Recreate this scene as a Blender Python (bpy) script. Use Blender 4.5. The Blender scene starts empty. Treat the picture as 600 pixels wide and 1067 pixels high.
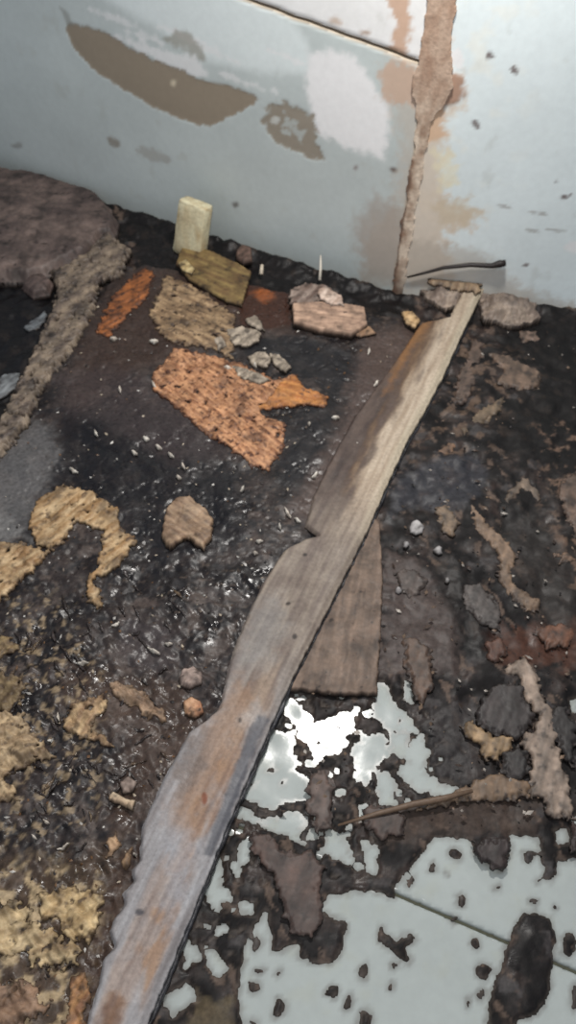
import bpy, math
import numpy as np
from mathutils import Vector, Matrix

# ------------------------------------------------------------------ camera, world, light, exposure
C = bpy.context.collection
SC = bpy.context.scene
IW, IH, FPX = 600.0, 1067.0, 924.0
CAM_H, PITCH, ROLL = 0.75, math.radians(50), math.radians(3.1)
FW = np.array([0, math.cos(PITCH), -math.sin(PITCH)])
_r0 = np.array([1.0, 0, 0]); _u0 = np.cross(_r0, FW)
RT = math.cos(ROLL) * _r0 + math.sin(ROLL) * _u0
UP = math.cos(ROLL) * _u0 - math.sin(ROLL) * _r0
CAM = np.array([0.0, 0.0, CAM_H])
cd = bpy.data.cameras.new('camera'); cam = bpy.data.objects.new('camera', cd); C.objects.link(cam)
cd.sensor_fit = 'VERTICAL'; cd.sensor_height = 24.0; cd.sensor_width = 24.0 * IW / IH
cd.lens = 24.0 * FPX / IH; cd.clip_start = 0.01; cd.clip_end = 50
m = Matrix.Identity(4)
for i in range(3):
    m[i][0] = RT[i]; m[i][1] = UP[i]; m[i][2] = -FW[i]; m[i][3] = CAM[i]
cam.matrix_world = m
SC.camera = cam
cd.dof.use_dof = True; cd.dof.focus_distance = 0.62; cd.dof.aperture_fstop = 7.5   # the phone missed its focus a little

w = bpy.data.worlds.new('world'); SC.world = w; w.use_nodes = True
w.node_tree.nodes['Background'].inputs[0].default_value = (0.80, 0.88, 1.0, 1)
w.node_tree.nodes['Background'].inputs[1].default_value = 0.34

def at(px, py, z=0.0):
    """the point at height z seen at a pixel of the photograph"""
    d = FW + RT * ((px - IW / 2) / FPX) - UP * ((py - IH / 2) / FPX)
    t = (z - CAM[2]) / d[2]
    return CAM + d * t

_F = at(332, 757, 0.0); LH = 0.88
LP = np.array([_F[0] * (1 + LH / CAM_H), _F[1] * (1 + LH / CAM_H), LH])
ld = bpy.data.lights.new('lamp', 'AREA'); ld.shape = 'DISK'; ld.size = 0.085; ld.energy = 7.1
ld.color = (1.0, 0.965, 0.92)
lo = bpy.data.objects.new('lamp', ld); C.objects.link(lo); lo.location = LP
lo.rotation_euler = (Vector((0.03, 0.66, 0.0)) - Vector(LP)).to_track_quat('-Z', 'Y').to_euler()

pd = bpy.data.lights.new('fill_light', 'AREA'); pd.shape = 'DISK'; pd.size = 0.02; pd.energy = 3.0; pd.color = (1.0, 0.98, 0.95)   # added fill beside the camera, lifts the near floor
po = bpy.data.objects.new('fill_light', pd); C.objects.link(po); po.location = (-0.03, -0.02, CAM_H + 0.02)
po.rotation_euler = (Vector((0.0, 0.5, 0.0)) - po.location).to_track_quat('-Z', 'Y').to_euler()

SC.view_settings.view_transform = 'Standard'; SC.view_settings.look = 'None'
SC.view_settings.gamma = 1.0; SC.view_settings.use_curve_mapping = False
SC.view_settings.exposure = 0.07

# ------------------------------------------------------------------ helpers
def lin(v):
    v = np.asarray(v, float) / 255.0
    return np.where(v <= 0.04045, v / 12.92, ((v + 0.055) / 1.055) ** 2.4)
KO = [1.5]                                          # albedo per observed brightness: the light on the walls differs from the light on the floor
def c(r, g, b):
    return np.minimum(lin([r, g, b]) * KO[0], 0.8)

_rs = np.random.RandomState(7)
_perm = _rs.permutation(512); _perm = np.concatenate([_perm, _perm, _perm])
_ga = _rs.rand(512) * 2 * math.pi
_gx, _gy = np.cos(_ga), np.sin(_ga)
def noise(x, y, seed=0):
    x = np.asarray(x, float) + seed * 17.31; y = np.asarray(y, float) + seed * 9.77
    xi = np.floor(x).astype(int); yi = np.floor(y).astype(int)
    xf = x - xi; yf = y - yi
    u = xf * xf * xf * (xf * (xf * 6 - 15) + 10); v = yf * yf * yf * (yf * (yf * 6 - 15) + 10)
    def g(ix, iy, dx, dy):
        h = _perm[(_perm[ix & 511] + iy) & 511]
        return _gx[h] * dx + _gy[h] * dy
    a = g(xi, yi, xf, yf); b = g(xi + 1, yi, xf - 1, yf)
    cc = g(xi, yi + 1, xf, yf - 1); d = g(xi + 1, yi + 1, xf - 1, yf - 1)
    return ((a + u * (b - a)) + v * ((cc + u * (d - cc)) - (a + u * (b - a)))) * 1.5
def fbm(x, y, sc, oct=4, seed=0, gain=0.5):
    s = np.zeros(np.shape(x)); a = 1.0; f = 1.0 / sc; n = 0
    for i in range(oct):
        s = s + a * noise(x * f, y * f, seed + i * 3.1); n += a; a *= gain; f *= 2.03
    return s / n * 1.4
def sst(a, b, x):
    t = np.clip((x - a) / (b - a), 0, 1); return t * t * (3 - 2 * t)
def sdf(poly, X, Y):
    """signed distance to a polygon, positive inside"""
    P = np.asarray(poly, float); n = len(P)
    d2 = np.full(X.shape, 1e9); ins = np.zeros(X.shape, bool)
    for i in range(n):
        x0, y0 = P[i]; x1, y1 = P[(i + 1) % n]
        ex, ey = x1 - x0, y1 - y0; L = ex * ex + ey * ey + 1e-18
        t = np.clip(((X - x0) * ex + (Y - y0) * ey) / L, 0, 1)
        d2 = np.minimum(d2, (X - x0 - t * ex) ** 2 + (Y - y0 - t * ey) ** 2)
        if y0 != y1:
            cr = ((y0 > Y) != (y1 > Y)) & (X < (x1 - x0) * (Y - y0) / (y1 - y0) + x0)
            ins ^= cr
    d = np.sqrt(d2)
    return np.where(ins, d, -d)
def sdf_c(poly, X, Y, pad=0.02):
    """the same, computed only near the polygon"""
    P = np.asarray(poly, float)
    out = np.full(X.shape, -pad)
    k = (X > P[:, 0].min() - pad) & (X < P[:, 0].max() + pad) & (Y > P[:, 1].min() - pad) & (Y < P[:, 1].max() + pad)
    if k.any(): out[k] = np.maximum(sdf(P, X[k], Y[k]), -pad)
    return out
def fl(pts, z=0.0): return np.array([at(x, y, z)[:2] for x, y in pts])
def ell(px, py, rx, ry, z=0.0, n=12, tilt=0):
    t = math.radians(tilt); r = []
    for i in range(n):
        a = 2 * math.pi * i / n; ex, ey = rx * math.cos(a), ry * math.sin(a)
        r.append((px + ex * math.cos(t) - ey * math.sin(t), py + ex * math.sin(t) + ey * math.cos(t)))
    return fl(r, z)

def mat(name, rough=None, spec=0.5, bump=0.3, bscale=300, vary=0.18, coat=0.0):
    """colour and wetness come from the mesh's own attributes, fine grain from noise in object space"""
    M = bpy.data.materials.new(name); M.use_nodes = True; N = M.node_tree.nodes; L = M.node_tree.links
    b = N['Principled BSDF']; b.inputs['Specular IOR Level'].default_value = spec
    a = N.new('ShaderNodeAttribute'); a.attribute_name = 'Col'
    tc = N.new('ShaderNodeTexCoord')
    n1 = N.new('ShaderNodeTexNoise'); n1.inputs['Scale'].default_value = bscale; n1.inputs['Detail'].default_value = 4
    L.new(tc.outputs['Object'], n1.inputs['Vector'])
    mr = N.new('ShaderNodeMapRange'); mr.inputs[1].default_value = 0.3; mr.inputs[2].default_value = 0.7
    mr.inputs[3].default_value = 1 - vary; mr.inputs[4].default_value = 1 + vary
    L.new(n1.outputs['Fac'], mr.inputs[0])
    mx = N.new('ShaderNodeVectorMath'); mx.operation = 'SCALE'
    L.new(a.outputs['Color'], mx.inputs[0]); L.new(mr.outputs[0], mx.inputs['Scale'])
    L.new(mx.outputs[0], b.inputs['Base Color'])
    if rough is None:
        r = N.new('ShaderNodeAttribute'); r.attribute_name = 'Rough'; L.new(r.outputs['Fac'], b.inputs['Roughness'])
    else: b.inputs['Roughness'].default_value = rough
    if bump:
        bp = N.new('ShaderNodeBump'); bp.inputs['Strength'].default_value = bump; bp.inputs['Distance'].default_value = 0.001
        L.new(n1.outputs['Fac'], bp.inputs['Height']); L.new(bp.outputs[0], b.inputs['Normal'])
    if coat:
        b.inputs['Coat Weight'].default_value = coat; b.inputs['Coat Roughness'].default_value = 0.12
    return M
M_GLAZE = mat('glazed_ceramic', bump=0.05, bscale=120, vary=0.03)
M_MUD = mat('wet_mud', spec=0.25, bump=0.35, bscale=240, vary=0.3)
M_ROT = mat('rotten_wood', spec=0.35, bump=0.4, bscale=260, vary=0.3)
M_SOFT = mat('soft_rot', bump=0.3, bscale=200, vary=0.16)
M_WOOD = mat('weathered_wood', spec=0.35, bump=0.45, bscale=260, vary=0.14)
M_CRUMB = mat('crumb', bump=0.5, bscale=300, vary=0.2)

class Fr:                                            # a working frame: u, v in the surface, w out of it
    def __init__(s, o, u, v, w): s.o, s.u, s.v, s.w = map(np.array, (o, u, v, w))
FLOOR = Fr((0., 0, 0), (1., 0, 0), (0, 1., 0), (0, 0, 1.))

def make(name, verts, faces4, col, rough, material, origin, parent=None, tris=None):
    me = bpy.data.meshes.new(name)
    origin = np.array(origin, float)
    v = (verts - origin).astype(np.float32)
    nf = len(faces4); nt = 0 if tris is None else len(tris)
    me.vertices.add(len(v)); me.vertices.foreach_set('co', v.ravel())
    me.loops.add(nf * 4 + nt * 3)
    li = faces4.ravel() if nt == 0 else np.concatenate([faces4.ravel(), tris.ravel()])
    me.loops.foreach_set('vertex_index', li.astype(np.int32))
    me.polygons.add(nf + nt)
    ls = np.concatenate([np.arange(nf) * 4, nf * 4 + np.arange(nt) * 3]).astype(np.int32)
    me.polygons.foreach_set('loop_start', ls)
    me.polygons.foreach_set('use_smooth', np.ones(nf + nt, bool))
    me.update(calc_edges=True); me.validate()
    ca = me.color_attributes.new('Col', 'FLOAT_COLOR', 'POINT')
    ca.data.foreach_set('color', np.concatenate([np.clip(col, 0, 1), np.ones((len(v), 1))], 1).astype(np.float32).ravel())
    ra = me.attributes.new('Rough', 'FLOAT', 'POINT'); ra.data.foreach_set('value', np.clip(rough, 0.03, 1).astype(np.float32))
    me.materials.append(material)
    o = bpy.data.objects.new(name, me); C.objects.link(o)
    if parent is not None:
        o.parent = parent; o.location = Vector(origin) - parent.location
    else: o.location = origin
    return o

def relief(name, fr, rect, res, fn, material, parent=None, bottom=True, origin=None):
    """a solid with a sculpted face: fn(U,V) -> signed distance, top, bottom, colour, roughness"""
    u0, u1, v0, v1 = rect
    nx = int((u1 - u0) / res) + 2; ny = int((v1 - v0) / res) + 2
    U, V = np.meshgrid(u0 + np.arange(nx) * res, v0 + np.arange(ny) * res)
    d, _, _, _, _ = fn(U, V)
    d = np.broadcast_to(d, U.shape)
    keep = d > -res * 1.05
    gy, gx = np.gradient(d, res); gl = np.maximum(gx * gx + gy * gy, 0.25)
    out = keep & (d < 0)
    U = np.where(out, U - d * gx / gl, U); V = np.where(out, V - d * gy / gl, V)
    d2, top, bot, col, rgh = fn(U, V)
    cell = keep[:-1, :-1] & keep[1:, :-1] & keep[:-1, 1:] & keep[1:, 1:] & \
        ((d[:-1, :-1] > 0) | (d[1:, :-1] > 0) | (d[:-1, 1:] > 0) | (d[1:, 1:] > 0))
    idx = np.arange(nx * ny).reshape(ny, nx)
    q = np.stack([idx[:-1, :-1][cell], idx[:-1, 1:][cell], idx[1:, 1:][cell], idx[1:, :-1][cell]], 1)
    pc = np.pad(cell, 1)
    inn = pc[1:-1, 1:-1]
    E = []
    for sh, a, b in (((0, 1), idx[:-1, :-1], idx[:-1, 1:]), ((2, 1), idx[1:, 1:], idx[1:, :-1]),
                     ((1, 0), idx[1:, :-1], idx[:-1, :-1]), ((1, 2), idx[:-1, 1:], idx[1:, 1:])):
        nb = pc[sh[0]:sh[0] + ny - 1, sh[1]:sh[1] + nx - 1]
        k = inn & ~nb
        E.append(np.stack([a[k], b[k]], 1))
    E = np.concatenate(E)
    top = np.broadcast_to(top, U.shape); bot = np.broadcast_to(bot, U.shape); top = np.maximum(top, bot + 1e-5)
    def P(W): return fr.o + U[..., None] * fr.u + V[..., None] * fr.v + W[..., None] * fr.w
    n = nx * ny
    T = P(top).reshape(-1, 3); B = P(bot).reshape(-1, 3)
    col = np.broadcast_to(col, U.shape + (3,)).reshape(-1, 3); rgh = np.broadcast_to(rgh, U.shape).reshape(-1)
    sk = np.stack([E[:, 1], E[:, 0], E[:, 0] + n, E[:, 1] + n], 1)
    F = [q, sk]
    if bottom: F.append(q[:, ::-1] + n)
    F = np.concatenate(F)
    vs = np.concatenate([T, B]); cs = np.concatenate([col, col * 0.8]); rs = np.concatenate([rgh, rgh])
    if len(F) == 0:
        print('empty', name, rect); return bpy.data.objects.new(name, None)
    used = np.unique(F); mp = np.full(2 * n, -1); mp[used] = np.arange(len(used))
    vs, cs, rs, F = vs[used], cs[used], rs[used], mp[F]
    if origin is None:
        origin = vs.mean(0); origin[2] = vs[:, 2].min()
    return make(name, vs, F, cs, rs, material, origin, parent)

def tag(o, label=None, cat=None, group=None, kind=None):
    if label: o['label'] = label
    if cat: o['category'] = cat
    if group: o['group'] = group
    if kind: o['kind'] = kind
    return o

class Paint:
    """colour, height and wetness laid down patch by patch; every patch has its own outline"""
    def __init__(s, U, V, col, rough=0.5):
        s.U, s.V = U, V; s.col = np.array(np.broadcast_to(col, U.shape + (3,)), float)
        s.r = np.array(np.broadcast_to(rough, U.shape), float); s.h = np.zeros(U.shape)
    def mask(s, poly, feather=0.003, warp=0.003, wscale=0.012, seed=0):
        d = sdf_c(poly, s.U, s.V, 0.02 + feather + warp)
        k = d > -(0.019 + feather)
        if k.any():
            d = d.copy(); d[k] += warp * fbm(s.U[k], s.V[k], wscale, 4, seed + 40)
        return sst(-feather, feather, d)
    def lay(s, m, col=None, rough=None, h=0.0):
        if col is not None: s.col = s.col * (1 - m[..., None]) + np.asarray(col) * m[..., None]
        if rough is not None: s.r = s.r * (1 - m) + rough * m
        s.h = s.h + m * h
    def patch(s, poly, col, rough=None, h=0.0, op=1.0, **kw):
        m = s.mask(poly, **kw) * op; s.lay(m, col, rough, h); return m

def mix(a, b, t):
    t = np.clip(t, 0, 1)[..., None]; return np.asarray(a) * (1 - t) + np.asarray(b) * t

# ------------------------------------------------------------------ where the walls stand
BZ = 0.016
A0, B0, R0 = at(0, 172, BZ), at(413, 300, BZ), at(600, 323, 0.006)
B0[2] = A0[2] = R0[2] = 0
def wall_frame(p, q, o):
    u = (q - p); u[2] = 0; u = u / np.linalg.norm(u)
    n = np.cross(u, [0, 0, 1.0]);
    if n[1] > 0: n = -n
    return Fr(o, u, (0, 0, 1.0), n)
WL = wall_frame(A0.copy(), B0.copy(), B0)          # u grows towards the right
WR = wall_frame(B0.copy(), R0.copy(), B0)
def on_wall(fr, px, py):
    d = FW + RT * ((px - IW / 2) / FPX) - UP * ((py - IH / 2) / FPX)
    t = np.dot(fr.o - CAM, fr.w) / np.dot(d, fr.w)
    p = CAM + d * t - fr.o
    return np.dot(p, fr.u), np.dot(p, fr.v)
def wl(pts, fr): return np.array([on_wall(fr, x, y) for x, y in pts])

# ------------------------------------------------------------------ walls
GLZ = c(168, 178, 180)
BRN = c(120, 98, 82); 
def grime(p, seed=0):
    U, V = p.U, p.V
    n = fbm(U, V, 0.12, 4, seed); p.col *= (1 + 0.07 * n)[..., None]
    s = fbm(U, V * 0.7, 0.03, 4, seed + 5); k = sst(0.38, 0.8, s) * 0.25
    p.lay(k, c(140, 140, 132), 0.5)

def left_paint(U, V):
    p = Paint(U, V, c(158, 165, 164), 0.34); grime(p, 1)
    W = lambda pts: wl(pts, WL)
    # paler towards the top, rubbed smear
    p.patch(W([(95, -10), (130, 12), (165, 30), (200, 60), (270, 75), (330, 78), (318, 40), (300, 18), (240, -10)]), c(186, 196, 200), op=0.8, feather=0.008)
    p.patch(W([(322, 55), (345, 52), (370, 60), (385, 80), (405, 110), (405, 140), (400, 165), (365, 155), (330, 138), (318, 90)]), c(208, 209, 206), 0.45, feather=0.006, warp=0.006)
    for e in ((215, 50, 40, 3, 24), (190, 36, 30, 2.5, 20), (250, 84, 26, 2.5, 20), (150, 38, 26, 3, 18), (285, 95, 3, 2.5, 0), (330, 130, 30, 3, 25), (300, 60, 24, 2, 24), (120, 20, 30, 3, 22)):
        p.patch(ell_w(e[0], e[1], e[2], e[3], WL, e[4]), c(222, 226, 226), op=0.6, warp=0.006, feather=0.003)
    p.patch(W([(170, 40), (190, 30), (215, 48), (212, 62), (190, 52)]), c(120, 116, 105), op=0.7, warp=0.008, wscale=0.02, feather=0.004)
    p.patch(W([(118, 38), (160, 48), (210, 62), (215, 78), (200, 80), (160, 62)]), c(214, 218, 218), op=0.75, warp=0.008, feather=0.004)
    m = p.patch(W([(68, 28), (72, 24), (90, 28), (112, 36), (135, 50), (160, 62), (185, 72), (205, 82), (235, 88), (262, 98), (272, 104),
               (258, 112), (240, 122), (222, 130), (208, 132), (195, 126), (178, 120), (165, 114), (150, 106), (130, 94), (108, 82), (88, 64), (74, 46)]),
            c(120, 110, 96), 0.75, h=-0.0006, feather=0.0016, warp=0.0035)
    p.patch(W([(62, 6), (72, 14), (76, 26), (70, 28)]), c(110, 110, 104), op=0.6, feather=0.003)
    m = p.patch(W([(275, 115), (290, 107), (310, 112), (326, 122), (337, 170), (312, 160), (288, 148), (275, 135)]), c(118, 110, 98), 0.75, h=-0.0006,
            op=0.95, feather=0.003, warp=0.009)
    p.patch(ell_w(303, 134, 14, 7, WL, 35), c(150, 156, 154), op=0.75, feather=0.004, warp=0.014)
    p.patch(ell_w(286, 126, 5, 4, WL, 0), c(168, 170, 166), op=0.7, feather=0.003, warp=0.008)
    p.patch(ell_w(180, 86, 2.5, 3.5, WL), c(170, 160, 140)); p.patch(ell_w(118, 147, 9, 4, WL, 35), c(105, 95, 82), op=0.7, warp=0.004)
    p.patch(ell_w(160, 162, 20, 6, WL, 15), c(125, 120, 112), op=0.5, warp=0.006, feather=0.004)
    p.patch(ell_w(18, 152, 6, 3, WL), c(110, 108, 104), op=0.6)
    p.patch(ell_w(410, 176, 3.4, 3, WL), c(80, 66, 62)); p.patch(ell_w(371, 174, 2.6, 2.4, WL), c(110, 100, 98)); p.patch(ell_w(245, 213, 3, 2.4, WL), c(100, 98, 96))
    # brown bleeding from the joint
    p.patch(W([(395, 75), (402, 62), (430, 40), (470, 0), (470, 300), (370, 300), (385, 240), (410, 215), (418, 150), (408, 108), (396, 100)]), c(156, 146, 134), op=0.55, feather=0.012, warp=0.014)
    p.patch(W([(394, 78), (405, 62), (420, 62), (440, 80), (440, 112), (408, 108), (396, 98)]), c(164, 136, 116), op=0.7, feather=0.006, warp=0.014)
    p.patch(W([(368, 235), (392, 205), (418, 215), (430, 300), (380, 290)]), c(136, 124, 114), op=0.6, feather=0.014, warp=0.012)
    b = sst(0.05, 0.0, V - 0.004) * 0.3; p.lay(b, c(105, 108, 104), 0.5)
    return p
def upper_paint(U, V):
    p = Paint(U, V, c(196, 198, 192), 0.4); grime(p, 2)
    W = lambda pts: wl(pts, WL)
    k = sst(0.0, 0.5, fbm(U, V, 0.02, 4, 9)); p.lay(k * 0.7, c(222, 216, 200), 0.5)
    p.patch(W([(400, -10), (425, -10), (428, 30), (422, 60), (405, 55), (412, 25)]), c(160, 128, 104), op=0.85, feather=0.003, warp=0.008)
    p.patch(ell_w(380, 34, 6, 2.5, WL), c(130, 105, 85)); p.patch(ell_w(350, 22, 9, 3, WL, 18), c(150, 128, 108), op=0.7)
    return p
def right_paint(U, V):
    p = Paint(U, V, c(184, 192, 202), 0.3); grime(p, 3)
    W = lambda pts: wl(pts, WR)
    k = sst(0.1, 0.6, fbm(U, V, 0.035, 4, 19)) * sst(0.17, 0.02, U); p.lay(k * 0.6, c(205, 200, 185), 0.5)
    p.patch(W([(440, -10), (462, -10), (464, 60), (480, 90), (483, 110), (466, 122), (462, 190), (470, 215), (500, 225), (495, 235), (465, 245), (470, 300), (400, 300), (420, 150)]),
            c(176, 160, 142), op=0.75, feather=0.010, warp=0.016)
    p.patch(W([(433, 72), (448, 64), (470, 68), (482, 84), (485, 98), (476, 108), (462, 114), (440, 112)]), c(140, 114, 98), 0.6, h=0.0009, feather=0.003, warp=0.006)
    p.patch(W([(440, 110), (462, 112), (462, 140), (450, 150), (436, 160)]), c(176, 142, 112), op=0.7, feather=0.003, warp=0.008)
    p.patch(W([(455, 55), (475, 52), (485, 62), (478, 72), (460, 66)]), c(226, 218, 200), 0.5, feather=0.002, warp=0.005)
    p.patch(W([(452, 205), (485, 208), (500, 222), (490, 232), (458, 236)]), c(170, 156, 134), op=0.65, feather=0.008, warp=0.014)
    p.patch(W([(450, 150), (470, 160), (478, 190), (460, 200)]), c(196, 186, 160), op=0.6, feather=0.006, warp=0.012)
    for e in ((511, 58, 5, 4, 20), (496, 130, 6, 3, 50), (536, 74, 5, 3, 60), (588, 205, 4, 3, 0), (579, 189, 2.5, 1.5, 0), (548, 276, 4, 1.6, 0), (594, 203, 2, 1.4, 0)):
        p.patch(ell_w(e[0], e[1], e[2], e[3], WR, e[4]), c(92, 82, 80), op=0.9, warp=0.002, feather=0.001)
    for e in ((560, 222, 12, 1.2, 8), (580, 240, 12, 1.2, 6), (525, 215, 9, 1.4, 10), (555, 240, 8, 1.2, 12)):
        p.patch(ell_w(e[0], e[1], e[2], e[3], WR, e[4]), c(130, 128, 124), op=0.7, warp=0.003, feather=0.0015)
    p.patch(W([(415, 255), (440, 250), (500, 262), (545, 300), (600, 318), (600, 340), (415, 340)]), c(150, 142, 132), op=0.6, feather=0.008, warp=0.01)
    p.patch(ell_w(598, 258, 9, 7, WR), c(214, 216, 214), op=0.9, warp=0.004)
    p.patch(W([(420, 140), (432, 130), (430, 200), (425, 250), (414, 290)]), c(110, 82, 66), op=0.8, feather=0.002, warp=0.003)
    return p
def ell_w(px, py, rx, ry, fr, tilt=0):
    t = math.radians(tilt)
    return wl([(px + rx * math.cos(a) * math.cos(t) - ry * math.sin(a) * math.sin(t), py + rx * math.cos(a) * math.sin(t) + ry * math.sin(a) * math.cos(t))
               for a in np.linspace(0, 2 * math.pi, 11)[:-1]], fr)

def body(name, fr, u0, u1, z0, z1, w0, w1, colr, rough, parent=None):
    P = [fr.o + u * fr.u + z * fr.v + ww * fr.w for ww in (w0, w1) for z in (z0, z1) for u in (u0, u1)]
    F = np.array([[0, 1, 3, 2], [4, 6, 7, 5], [0, 4, 5, 1], [2, 3, 7, 6], [0, 2, 6, 4], [1, 5, 7, 3]])
    if np.dot(np.cross(fr.u, fr.v), fr.w) < 0: pass
    v = np.array(P); vs = v[F].reshape(-1, 3); FF = np.arange(24).reshape(6, 4)
    o = make(name, vs, FF, np.tile(colr, (24, 1)), np.full(24, rough), M_WOOD if 'wall' in name or 'grout' in name else M_GLAZE, fr.o + u0 * fr.u + z0 * fr.v, parent)
    for pl in o.data.polygons: pl.use_smooth = False
    return o
GR = c(86, 70, 58)
wall_left = tag(body('wall_left', WL, -0.95, 0.0, -0.01, 0.95, -0.03, -0.0075, GR, 0.9), kind='structure')
wall_right = tag(body('wall_right', WR, 0.0, 0.75, -0.01, 0.95, -0.03, -0.0075, GR, 0.9), kind='structure')
ja, jb = wl([(300, 15), (410, 55)], WL)
sl = (jb[1] - ja[1]) / (jb[0] - ja[0])
def jline(U): return ja[1] + sl * (U - ja[0]) + 0.0012 * noise(U / 0.03, U * 0, 4)
TOPZ = 0.62
def f_lower(U, V):
    p = left_paint(U, V)
    d = np.minimum.reduce([jline(U) - 0.0016 - V, V + 0.0, -0.0035 - U + 0.0015 * noise(V / 0.02, U * 0), U + 0.93])
    e = sst(0, 0.003, d)
    p.lay(1 - sst(0.0, 0.004, d), c(140, 128, 112), 0.7)
    return d, -0.0016 + 0.0016 * e + p.h + 0.0004 * fbm(U, V, 0.1, 2, 3), -0.008, p.col, p.r
def f_upper(U, V):
    p = upper_paint(U, V)
    d = np.minimum.reduce([V - jline(U) - 0.0016, TOPZ - V, -0.0035 - U + 0.0015 * noise(V / 0.02, U * 0), U + 0.93])
    e = sst(0, 0.003, d)
    return d, -0.0016 + 0.0016 * e + p.h, -0.008, p.col, p.r
def f_right(U, V):
    p = right_paint(U, V)
    d = np.minimum.reduce([U - 0.0025 + 0.001 * noise(V / 0.02, U * 0), V + 0.0, TOPZ - V, 0.72 - U])
    e = sst(0, 0.003, d)
    return d, -0.0016 + 0.0016 * e + p.h, -0.008, p.col, p.r
relief('tile', WL, (-0.94, 0.01, -0.004, 0.46), 0.0026, f_lower, M_GLAZE, wall_left, bottom=False)['label'] = 'lower pale blue-grey tile with brown peeled patches'
relief('tile', WL, (-0.94, 0.01, 0.1, TOPZ + 0.01), 0.0032, f_upper, M_GLAZE, wall_left, bottom=False)['label'] = 'upper off-white tile above the sloping joint'
relief('tile', WR, (-0.004, 0.73, -0.004, TOPZ + 0.01), 0.0028, f_right, M_GLAZE, wall_right, bottom=False)
# dirty filler squeezed out of the upright joint
def f_seam(U, V):
    wv = 0.0078 + 0.0018 * noise(V / 0.035, V * 0, 5) + 0.012 * np.exp(-((V - on_wall(WR, 450, 90)[1]) / 0.03) ** 2)
    wv = wv + 0.007 * sst(0.24, 0.34, V)
    d = wv - np.abs(U - 0.002 - 0.004 * np.exp(-((V - on_wall(WR, 450, 90)[1]) / 0.03) ** 2)) + 0.0035 * fbm(U, V, 0.014, 4, 8)
    d = np.minimum(d, np.minimum(V, TOPZ - V))
    t = mix(c(120, 98, 82), c(176, 162, 146), 0.55 + 1.3 * fbm(U, V * 0.6, 0.02, 5, 3)); t = mix(t, c(134, 110, 94), 0.7 * sst(0.22, 0.30, V))
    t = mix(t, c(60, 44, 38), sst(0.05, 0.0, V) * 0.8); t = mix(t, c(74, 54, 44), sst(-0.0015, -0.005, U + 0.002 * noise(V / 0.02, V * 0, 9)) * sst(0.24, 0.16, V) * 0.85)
    return d, 0.0002 + 0.0007 * sst(0, 0.006, d) * (0.7 + 0.5 * fbm(U, V, 0.02, 3, 4)), -0.007, t, 0.75 + 0 * U
SEAM = Fr(B0, WR.u * 0.5 + WL.u * 0.5, (0, 0, 1.0), WR.w * 0.5 + WL.w * 0.5)
tag(relief('trim_1', SEAM, (-0.03, 0.03, 0, TOPZ), 0.0016, f_seam, M_WOOD, bottom=False), kind='structure')

# ------------------------------------------------------------------ floor tiles
floor = tag(make('floor', *(lambda v, F: (v, F, np.tile(c(84, 84, 70), (len(v), 1)), np.full(len(v), 0.8)))(
    np.array([(-0.75, -0.35, -0.006), (0.95, -0.35, -0.006), (0.95, 1.6, -0.006), (-0.75, 1.6, -0.006)]), np.array([[0, 1, 2, 3]])),
    M_WOOD, (0, 0, -0.006)), kind='structure')
KO[0] = 0.6
# ------------------------------------------------------------------ outlines on the ground
ZB = 0.018
BOARD = fl([(150, 272), (200, 280), (262, 292), (330, 310), (400, 326), (446, 332), (440, 352), (420, 385), (372, 480), (345, 560), (290, 660), (230, 790), (170, 930),
            (112, 1085), (60, 1180), (-120, 1180), (-120, 560), (-30, 480), (12, 440), (40, 400), (62, 365), (90, 320), (118, 285)], ZB)
WHITE = [[(288, 730), (300, 726), (318, 742), (325, 755), (340, 752), (352, 760), (362, 772), (355, 785), (337, 786), (328, 792), (322, 775), (313, 765), (305, 750)],
 [(352, 748), (362, 742), (369, 748), (368, 762), (360, 765), (353, 755)],
 [(278, 762), (303, 767), (307, 787), (303, 803), (320, 813), (327, 830), (313, 833), (297, 835), (280, 842), (267, 837), (250, 830), (250, 817), (260, 803), (263, 790), (272, 777)],
 [(247, 840), (263, 850), (287, 857), (310, 846), (319, 858), (302, 876), (280, 870), (260, 863), (249, 859)],
 [(305, 870), (317, 880), (319, 900), (309, 896)],
 [(338, 868), (357, 870), (362, 890), (375, 903), (371, 912), (350, 900), (338, 886)],
 [(378, 878), (392, 881), (392, 907), (383, 912), (381, 893)],
 [(368, 780), (380, 768), (402, 768), (402, 783), (389, 800), (381, 818), (372, 807)],
 [(248, 883), (261, 875), (260, 897), (248, 902)],
 [(218, 878), (229, 881), (227, 910), (239, 937), (223, 945), (211, 923), (215, 900)],
 [(391, 712), (400, 712), (413, 737), (427, 748), (433, 762), (420, 762), (403, 760), (391, 745)],
 [(421, 708), (431, 715), (429, 732), (422, 726)],
 [(408, 765), (424, 765), (424, 779), (440, 771), (445, 787), (439, 800), (445, 809), (460, 818), (477, 822), (470, 829), (450, 827), (431, 821), (416, 804), (428, 794), (408, 784)],
 [(393, 803), (408, 811), (410, 838), (397, 839)],
 [(236, 740), (250, 745), (255, 757), (246, 770), (240, 760)],
 [(213, 988), (222, 991), (238, 1010), (230, 1020), (217, 1008)], [(192, 980), (206, 988), (206, 1000), (194, 1006)], [(249, 942), (264, 940), (263, 951), (252, 952)],
 [(278, 950), (284, 994), (310, 984), (323, 1004), (347, 1005), (358, 990), (361, 960), (347, 957), (333, 947), (343, 933), (377, 931), (400, 929), (417, 920), (437, 894),
  (453, 874), (487, 874), (494, 890), (523, 909), (531, 895), (533, 872), (560, 872), (565, 892), (583, 899), (640, 890), (720, 890), (720, 1190), (180, 1190), (215, 1120), (253, 1067), (249, 1034), (253, 1000), (260, 974)],
 [(578, 866), (590, 864), (592, 878), (580, 880)], [(596, 850), (606, 850), (606, 866), (598, 864)], [(594, 730), (602, 728), (602, 742), (595, 742)],
 [(170, 1040), (196, 1025), (206, 1040), (180, 1060)]]
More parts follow.
